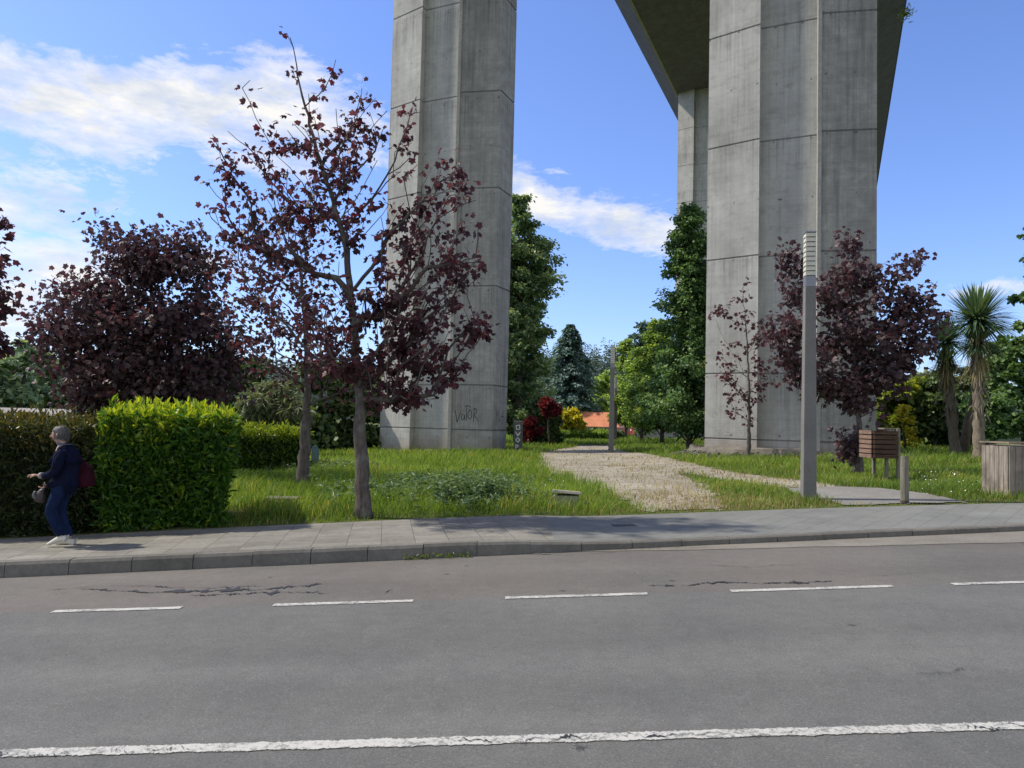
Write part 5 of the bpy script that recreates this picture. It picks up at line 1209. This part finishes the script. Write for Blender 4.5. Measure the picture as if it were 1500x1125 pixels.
def car(label, px, Y, rz_, colr):
    b = gbase(px, Y); root = empty('parked_car', b, rz_); tag(root, label, 'car', 'cars parked beyond the green trees')
    L, W = 4.1, 1.7
    prof = [(-2.05, .35), (-2.05, .75), (-1.95, .9), (-1.2, .95), (-.75, 1.0), (1.7, 1.0), (2.0, .92), (2.05, .5), (2.0, .3)]
    cab = [(-.95, .98), (-.35, 1.42), (.2, 1.47), (1.15, 1.44), (1.75, 1.02)]
    def ext(pr, w0, w1, nm, mt):
        n = len(pr); V = [(x, -w0/2, z) if True else 0 for x, z in pr]+[(x, w0/2, z) for x, z in pr]
        V = [(x, -(w0 if z < 1.1 else w1)/2, z) for x, z in pr]+[(x, (w0 if z < 1.1 else w1)/2, z) for x, z in pr]
        return MB().add(V, [(k, (k+1) % n, n+(k+1) % n, n+k) for k in range(n)]+[tuple(range(n))[::-1], tuple(range(n, 2*n))]).build(nm, mt, root)
    ext(prof, W, W, 'body', plain('car_paint', colr, .3, .2, .05)); ext([(x*.99, z-.015) for x, z in cab], W*.93, W*.76, 'window', plain('car_glass', (.03, .035, .04), .1))
    ext([(-.33, 1.425), (.2, 1.475), (1.15, 1.445), (1.1, 1.485), (.2, 1.51), (-.3, 1.46)], W*.78, W*.78, 'roof', plain('car_paint', colr, .3, .2, .05))
    for x in (-1.3, 1.3):
        for y in (-W/2+.08, W/2-.08):
            o = MB().tube([(x, y-.1, .31), (x, y+.1, .31)], .31, 18).build('wheel', plain('tyre', (.02, .02, .02), .9), root)
            MB().tube([(x, y-.115, .31), (x, y+.115, .31)], .18, 12).build('rim', M['metal'], o)
    for y in (-.6, .6): MB().box((-2.05, y, .68), (.05, .3, .13), bev=.01).build('headlight', plain('headlight_glass', (.7, .7, .68), .15), root)
car('small red car glimpsed between the row of green tree trunks', 962, 62, R(8), (.35, .03, .04)); car('pale pink red car farther left under the green tree row', 928, 66, R(5), (.50, .25, .22))
b = gbase(992, 60); root = empty('garden_wall', b, R(-6)); tag(root, 'low pale garden wall behind the green tree trunks', 'wall')
MB().box((0, 0, .55), (6.5, .2, 1.3)).build('panel', concrete('pale_wall', (.36, .35, .33), (.50, .48, .45)), root); MB().box((0, 0, 1.24), (6.6, .28, .08), bev=.01).build('coping', M['slab'], root)

# weed tuft on the deck edge
p = du*6.2+dw*84; pt = at(1326, 20, 74); root = empty('deck_weed', (pt[0], pt[1], pt[2])); tag(root, 'small tuft of weeds growing from the edge of the viaduct deck', 'weed')
n = 120; leaves('foliage', rng.normal(0, .3, (n, 3)), rdir(n)+np.array([.5, 0, .6]), rdir(n), rng.uniform(.3, .6, n), NEEDLE, M['lime'], root, rng.random(n))

# ------------------------------------------------------------------ the walking woman
def skin(name, verts, edges, rads, mat, parent, sub=2, root=0):
    me = bpy.data.meshes.new(name); me.from_pydata([tuple(v) for v in verts], edges, []); o = bpy.data.objects.new(name, me); col.objects.link(o)
    mod = o.modifiers.new('s', 'SKIN'); sv = me.skin_vertices[0].data
    for i, r in enumerate(rads):
        sv[i].radius = r if isinstance(r, tuple) else (r, r); sv[i].use_root = (i == root)
    mod.use_smooth_shade = True
    ss = o.modifiers.new('u', 'SUBSURF'); ss.levels = sub; ss.render_levels = sub
    dg = bpy.context.evaluated_depsgraph_get(); ev = o.evaluated_get(dg); nm = bpy.data.meshes.new_from_object(ev); o.modifiers.clear(); o.data = nm; bpy.data.meshes.remove(me)
    nm.materials.clear(); nm.materials.append(mat); nm.polygons.foreach_set('use_smooth', [True]*len(nm.polygons))
    o.parent = parent; return o
wf = hit(88, 800, .15); zf_ = float(base_z(wf[0], wf[1])+kerb_h(wf[0])-.004)
hw_ = at(88, 627, wf[1])[2]-zf_; print('woman height', hw_, wf)
woman = empty('person', (wf[0], wf[1], zf_), math.pi+KANG*.6); woman.scale = (hw_/1.62,)*3
tag(woman, 'grey haired person in navy jacket, blue jeans and white shoes walking left past hedge', 'person')
skinm = plain('skin', (.50, .30, .22), .55, var=.06); navy = plain('navy_cloth', (.007, .010, .028), .85, var=.25, sc=14); jean = plain('blue_denim', (.010, .020, .058), .85, var=.3, sc=16)
shoe = plain('white_shoe', (.62, .59, .50), .6, var=.06); hairm = plain('grey_hair', (.12, .115, .11), .7, var=.35, sc=30)
# +x forward, +y her left (towards the camera)
V = [(0, 0, .90), (0, 0, 1.05), (-.01, 0, 1.22), (.01, 0, 1.33), (.04, 0, 1.395), (.07, 0, 1.45), (.085, 0, 1.52), (.08, 0, 1.575),
     (-.0, .085, .84), (.105, .10, .48), (-.05, .10, .14), (-.0, -.085, .84), (.055, -.09, .48), (-.085, -.09, .09),
     (.0, .17, 1.30), (.01, .22, 1.04), (.19, .18, .965), (.26, .15, .975), (.0, -.17, 1.30), (.03, -.21, 1.05), (.16, -.14, .87), (.23, -.10, .83)]
E = [(0, 1), (1, 2), (2, 3), (3, 4), (4, 5), (5, 6), (6, 7), (0, 8), (8, 9), (9, 10), (0, 11), (11, 12), (12, 13), (3, 14), (14, 15), (15, 16), (16, 17), (3, 18), (18, 19), (19, 20), (20, 21)]
Rr = [.12, .11, .12, .09, .05, .065, .085, .06, .06, .038, .032, .06, .038, .032, .05, .042, .032, .030, .05, .042, .032, .030]
body = skin('body', V, E, Rr, skinm, woman, 2)
def hand(wx, wy, wz, d, curl, side, par):
    w0 = np.array([wx, wy, wz]); d = unit(np.array(d)); up = np.array([0, 0, 1.]); sd = unit(np.cross(d, up))*side; pn = unit(np.cross(sd, d))
    Vv = [w0, w0+d*.05, w0+d*.085]; Ee = [(0, 1), (1, 2)]; Rd = [(.022, .017), (.033, .016), (.034, .014)]
    for i, (o_, l) in enumerate(((-.027, .058), (-.009, .068), (.009, .064), (.026, .050))):
        a = w0+d*.085+sd*o_; k = len(Vv); b_ = a+unit(d-pn*curl*.5)*l*.45; c_ = b_+unit(d*.6-pn*curl)*l*.35; e_ = c_+unit(d*.2-pn*curl*1.3)*l*.25
        Vv += [a, b_, c_, e_]; Ee += [(2, k), (k, k+1), (k+1, k+2), (k+2, k+3)]; Rd += [.009, .0085, .008, .007]
    k = len(Vv); a = w0+d*.03-sd*.03; Vv += [a, a+unit(d*.7-sd*.7-pn*.4)*.035, a+unit(d*.8-sd*.4-pn*.6)*.062]; Ee += [(1, k), (k, k+1), (k+1, k+2)]; Rd += [.012, .010, .008]
    return skin('hand', Vv, Ee, Rd, skinm, par, 2)
hand(.255, .15, .975, (1, -.1, .05), .5, 1, woman); hand(.225, -.10, .83, (.75, .3, -.5), 1.0, -1, woman)
# head shape details
mb = MB(); bm = bmesh.new(); bmesh.ops.create_uvsphere(bm, u_segments=24, v_segments=18, radius=1)
for v in bm.verts:
    x, y, z = v.co; s = 1+.06*z; fx = x*.098 if x < 0 else x*.088*(1-.12*max(0, -z)); v.co = Vector((fx+.095, y*.074*(1-.22*max(0, -z)), z*.112+1.525))
    if x > .6: v.co.x += .010*math.exp(-((z+.15)/.16)**2)*math.exp(-(y/.22)**2)*1.6+(-.006)*math.exp(-((z-.12)/.12)**2)*math.exp(-((abs(y)-.38)/.16)**2)
bm.verts.index_update(); mb.add([v.co[:] for v in bm.verts], [[q.index for q in f.verts] for f in bm.faces]); bm.free(); mb.build('head', skinm, woman, smooth=True)
MB().tube([(.180, 0, 1.535), (.196, 0, 1.515), (.205, 0, 1.500), (.190, 0, 1.492)], [.006, .009, .012, .008], 8).build('nose', skinm, woman, smooth=True)
for s in (-1, 1):
    MB().tube([(.172, s*.03, 1.537), (.178, s*.03, 1.537)], [.011, .009], 8).build('eye', plain('eye_dark', (.04, .03, .03), .3), woman)
    MB().tube([(.075, s*.072, 1.50), (.075, s*.083, 1.52), (.08, s*.082, 1.55)], [.01, .014, .012], 8).build('ear', skinm, woman, smooth=True)
MB().tube([(.178, -.02, 1.462), (.184, 0, 1.460), (.178, .02, 1.462)], [.004, .006, .004], 6).build('mouth', plain('lip', (.35, .14, .12), .5), woman, smooth=True)
# hair: cap over the back and top
mb = MB(); bm = bmesh.new(); bmesh.ops.create_uvsphere(bm, u_segments=40, v_segments=28, radius=1)
for v in bm.verts:
    x, y, z = v.co; n_ = .006*math.sin(x*23+z*17)*math.cos(y*19+z*11); a = 1+n_*6
    v.co = Vector((x*.106*a+.078, y*.084*a, z*.110*a+1.540))
kill = [f for f in bm.faces if (f.calc_center_median().x > .125 and f.calc_center_median().z < 1.575) or f.calc_center_median().z < 1.465 or (f.calc_center_median().x > .09 and f.calc_center_median().z < 1.53)]
bmesh.ops.delete(bm, geom=kill, context='FACES'); bm.verts.index_update(); mb.add([v.co[:] for v in bm.verts], [[q.index for q in f.verts] for f in bm.faces]); bm.free(); mb.build('hair', hairm, woman, smooth=True)
# locks
C = []; Tt = []
for i in range(900):
    d = rdir(1)[0]
    if d[0] > .55 and d[2] < .3: continue
    if d[2] < -.65: continue
    C.append((d[0]*.106+.078, d[1]*.085, d[2]*.111+1.540)); Tt.append((d[0]*.3-.5, d[1]*.3, -.6+.5*d[2]))
C = np.array(C); leaves('hair_strands', C, np.array(Tt)+rdir(len(C))*.35, unit(C-np.array([.078, 0, 1.548])), rng.uniform(.03, .06, len(C)), (NEEDLE[0]*np.array([.6, 1, 1]), NEEDLE[1]), leaf_mat('hair_strand', (.07, .068, .065), (.15, .145, .14), (.30, .29, .28), .05, .6), woman)
# jacket
V = [(-.02, 0, .70), (-.02, 0, .84), (-.02, 0, 1.0), (-.03, 0, 1.16), (-.035, 0, 1.28), (-.0, 0, 1.37), (.025, 0, 1.41),
     (-.015, .165, 1.30), (-.03, .235, 1.16), (0, .235, 1.02), (.11, .205, .975), (.205, .165, .968), (-.015, -.165, 1.30), (-.02, -.225, 1.16), (.02, -.225, 1.03), (.11, -.17, .93), (.185, -.12, .86)]
E = [(0, 1), (1, 2), (2, 3), (3, 4), (4, 5), (5, 6), (4, 7), (7, 8), (8, 9), (9, 10), (10, 11), (4, 12), (12, 13), (13, 14), (14, 15), (15, 16)]
Rr = [(.172, .165), (.182, .17), (.18, .165), (.18, .16), (.17, .13), (.09, .085), (.062, .062), .082, .075, .070, .058, .05, .082, .075, .07, .058, .05]
skin('jacket', V, E, Rr, navy, woman, 2, root=2)
MB().tube([(.0+.075*math.cos(a)+.02, .075*math.sin(a), 1.40+.015*math.cos(a)) for a in np.linspace(0, 2*math.pi, 17)], .02, 8, cap=False).build('collar', plain('grey_collar', (.10, .11, .14), .8), woman, smooth=True)
for w in ((.225, .158, .972, 1), (.20, -.11, .848, -1)):
    MB().tube([(w[0]-.03, w[1]+.01*w[3], w[2]), (w[0]+.01, w[1], w[2])], [.046, .040], 12).build('cuff', plain('pale_cuff', (.26, .25, .25), .8), woman, smooth=True)
# jeans: both legs from the hips
V = [(-.01, 0, .84), (.0, .085, .80), (.05, .10, .64), (.115, .10, .48), (.03, .10, .30), (-.055, .10, .145), (.0, -.085, .80), (.03, -.09, .64), (.06, -.09, .48), (-.01, -.09, .28), (-.085, -.09, .10)]
E = [(0, 1), (1, 2), (2, 3), (3, 4), (4, 5), (0, 6), (6, 7), (7, 8), (8, 9), (9, 10)]
skin('jeans', V, E, [.115, .098, .084, .070, .062, .056, .098, .084, .070, .062, .056], jean, woman, 2)
def shoe_mesh(hx, hy, hz, tx, tz, nm='shoe'):
    P = [(hx-.035, hy, hz+.015), (hx, hy, hz+.01)]; dx = tx-hx; dz = tz-hz
    pts = [(hx-.04, hy, hz+.035), (hx, hy, hz+.045), (hx+dx*.35, hy, hz+dz*.35+.045), (hx+dx*.75, hy, hz+dz*.75+.032), (tx, hy, tz+.022)]
    skin(nm, pts, [(0, 1), (1, 2), (2, 3), (3, 4)], [(.036, .036), (.048, .046), (.045, .042), (.044, .028), (.030, .018)], shoe, woman, 2, root=1)
shoe_mesh(-.085, .10, .085, .125, .004); shoe_mesh(-.11, -.09, .0, .12, .0)
# carried things
m_ = woman.matrix_basis
def wpt(v):
    c, s_ = math.cos(woman.rotation_euler.z), math.sin(woman.rotation_euler.z); k = woman.scale[0]
    return np.array([wf[0]+k*(v[0]*c-v[1]*s_), wf[1]+k*(v[0]*s_+v[1]*c), zf_+k*v[2]])
bgp = wpt((.29, -.02, .56)); bag = empty('handbag', bgp, woman.rotation_euler.z); bag.scale = woman.scale; tag(bag, 'grey and brown handbag hanging from the forward hand of the walking person', 'handbag')
skin('pouch', [(-.07, 0, .06), (.0, 0, .07), (.07, 0, .08), (0, 0, .17), (-.03, 0, .22)], [(0, 1), (1, 2), (1, 3), (3, 4)], [(.07, .05), (.09, .06), (.06, .05), (.06, .045), (.025, .025)], plain('brown_leather', (.045, .032, .034), .5, var=.3), bag, 2, root=1)
skin('front_pocket', [(.03, .035, .07), (.08, .035, .12), (.06, .03, .19)], [(0, 1), (1, 2)], [(.05, .03), (.045, .03), (.025, .02)], plain('grey_leather', (.10, .10, .105), .45), bag, 2)
MB().tube([(-.04, .0, .20), (-.04, .0, .27), (-.02, -.03, .30), (.01, -.05, .27), (.02, -.04, .21)], .008, 6).build('handle', plain('brown_strap', (.05, .035, .03), .6), bag, smooth=True)
bpp = wpt((-.27, -.10, .80)); bp = empty('backpack', bpp, woman.rotation_euler.z); bp.scale = woman.scale; tag(bp, 'dark red bag slung behind the back of the walking person', 'bag')
redc = plain('dark_red_cloth', (.035, .006, .012), .85, var=.35)
skin('pack', [(0, 0, .0), (.02, 0, .12), (.05, 0, .24), (.10, 0, .36)], [(0, 1), (1, 2), (2, 3)], [(.09, .11), (.11, .13), (.10, .11), (.05, .07)], redc, bp, 2, root=1)
MB().tube([(.08, 0, .36), (.17, .10, .50), (.25, .09, .585), (.33, .06, .56)], .014, 6).build('strap', redc, bp, smooth=True)

# ------------------------------------------------------------------ sun and sky
AZ = math.atan2(-.98, .20)          # direction to the sun, from +Y
EL = R(50)
sd = Vector((-.98, .20, 0)).normalized()*math.cos(EL)+Vector((0, 0, math.sin(EL)))
L = bpy.data.lights.new('sun', 'SUN'); L.energy = 4.7; L.angle = R(1.5); L.color = (1.0, .93, .80)
so = bpy.data.objects.new('sun', L); col.objects.link(so); so.rotation_euler = sd.to_track_quat('Z', 'Y').to_euler(); so.location = (0, 0, 60)

w = bpy.data.worlds.new('World'); scene.world = w; w.use_nodes = True; nt_ = w.node_tree; nt_.nodes.clear()
class W(NT):
    def __init__(s, t): s.t = t; s.n = t.nodes; s.l = t.links
q = W(nt_)
sky = q.node('ShaderNodeTexSky'); sky.sky_type = 'NISHITA'; sky.sun_disc = False; sky.sun_elevation = EL
sky.sun_rotation = AZ
sky.air_density = 1.0; sky.dust_density = .6; sky.ozone_density = 2.0; sky.altitude = 0
skyc = q.mix(1., sky.outputs[0], (.96, 1.08, 1.50), 'MULTIPLY')
bg = q.node('ShaderNodeBackground'); q.l.new(skyc, bg.inputs[0]); bg.inputs[1].default_value = .15
tc = q.node('ShaderNodeTexCoord'); sp = q.node('ShaderNodeSeparateXYZ'); q.l.new(tc.outputs['Generated'], sp.inputs[0])
az = q.math('ARCTAN2', sp.outputs[0], sp.outputs[1]); el = q.math('ARCSINE', sp.outputs[2])
cmb = q.node('ShaderNodeCombineXYZ'); q.l.new(az, cmb.inputs[0]); q.l.new(el, cmb.inputs[1])
wn = q.node('ShaderNodeTexNoise'); q.l.new(cmb.outputs[0], wn.inputs['Vector']); wn.inputs['Scale'].default_value = 4.5; wn.inputs['Detail'].default_value = 4
waz = q.math('ADD', az, q.math('MULTIPLY', q.math('SUBTRACT', wn.outputs['Fac'], .5), .16)); wsep = q.node('ShaderNodeSeparateColor'); q.l.new(wn.outputs['Color'], wsep.inputs[0])
wel = q.math('ADD', el, q.math('MULTIPLY', q.math('SUBTRACT', wsep.outputs[1], .5), .10))
mask = None
for (px_, py_, ra, re, amp, tilt) in [(0, 115, .13, .045, 1., -.3), (110, 165, .15, .055, 1.1, -.15), (250, 165, .17, .055, 1.1, -.05), (400, 170, .15, .085, 1.0, 0), (330, 235, .10, .035, .7, -.2), (70, 390, .12, .055, 1.0, -.05), (-60, 400, .2, .08, 1., 0), (60, 470, .14, .03, .55, 0), (30, 520, .2, .03, .7, 0), (800, 290, .09, .050, 1.0, -.35), (910, 330, .12, .045, .95, -.3), (300, 380, .12, .035, .5, 0), (500, 200, .08, .07, .7, 0),
                                 (960, 370, .06, .02, .5, -.2), (820, 420, .03, .015, .5, 0), (1440, 412, .12, .014, .62, 0), (-300, 250, .3, .12, .9, 0)]:
    d = ray(px_, py_); a0 = math.atan2(d[0], d[1]); e0 = math.asin(d[2])
    da = q.math('SUBTRACT', waz, a0); de = q.math('SUBTRACT', wel, e0); de = q.math('SUBTRACT', de, q.math('MULTIPLY', da, tilt))
    r2 = q.math('ADD', q.math('POWER', q.math('ABSOLUTE', q.math('DIVIDE', da, ra)), 2.), q.math('POWER', q.math('ABSOLUTE', q.math('DIVIDE', de, re)), 2.))
    g_ = q.math('MULTIPLY', q.math('EXPONENT', q.math('MULTIPLY', r2, -1.)), amp)
    mask = g_ if mask is None else q.math('MAXIMUM', mask, g_)
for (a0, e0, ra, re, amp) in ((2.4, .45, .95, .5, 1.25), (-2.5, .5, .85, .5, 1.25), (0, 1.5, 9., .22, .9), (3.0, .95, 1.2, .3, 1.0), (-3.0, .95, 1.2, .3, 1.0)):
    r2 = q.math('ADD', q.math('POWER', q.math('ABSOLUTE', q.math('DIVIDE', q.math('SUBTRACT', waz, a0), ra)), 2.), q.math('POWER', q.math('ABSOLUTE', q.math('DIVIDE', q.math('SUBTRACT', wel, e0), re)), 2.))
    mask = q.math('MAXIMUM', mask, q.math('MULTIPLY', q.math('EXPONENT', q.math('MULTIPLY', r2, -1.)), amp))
# blobs above: unseen clouds added behind the camera and overhead to lift shadows
dcl = q.noise(q.coord('Generated', (3.0, 3.0, 9.0), src=tc.outputs['Generated']), 3.2, 12, .66)
fil = q.noise(q.coord('Generated', (6, 6, 13), rot=(0, .15, 0), src=tc.outputs['Generated']), 3.4, 8, .68, .6)
nz = q.math('ADD', q.math('MULTIPLY', dcl, .6), q.math('MULTIPLY', fil, .4))
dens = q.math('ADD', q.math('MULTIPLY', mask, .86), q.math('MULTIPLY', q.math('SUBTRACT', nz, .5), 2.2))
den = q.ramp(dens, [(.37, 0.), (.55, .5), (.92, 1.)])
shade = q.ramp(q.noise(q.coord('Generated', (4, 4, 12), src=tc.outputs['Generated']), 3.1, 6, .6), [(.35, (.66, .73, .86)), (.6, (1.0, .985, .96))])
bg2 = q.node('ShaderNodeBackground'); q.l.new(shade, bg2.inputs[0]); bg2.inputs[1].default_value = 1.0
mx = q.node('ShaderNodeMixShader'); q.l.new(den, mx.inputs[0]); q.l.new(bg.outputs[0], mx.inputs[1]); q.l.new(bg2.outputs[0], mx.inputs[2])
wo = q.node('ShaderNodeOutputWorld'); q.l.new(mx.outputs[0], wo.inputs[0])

# ------------------------------------------------------------------ camera object
cd = bpy.data.cameras.new('camera'); cam = bpy.data.objects.new('camera', cd); col.objects.link(cam)
cd.sensor_width = 36; cd.lens = F/1500*36; cd.clip_end = 6000; cd.clip_start = .05
mt = Matrix(((RT[0], UP[0], -fw[0], CAM[0]), (RT[1], UP[1], -fw[1], CAM[1]), (RT[2], UP[2], -fw[2], CAM[2]), (0, 0, 0, 1)))
cam.matrix_world = mt; scene.camera = cam
scene.view_settings.view_transform = 'Standard'; scene.view_settings.look = 'None'; scene.view_settings.exposure = 0
scene.render.resolution_x = 1024; scene.render.resolution_y = 768
scene.cycles.max_bounces = 6; scene.cycles.transparent_max_bounces = 4
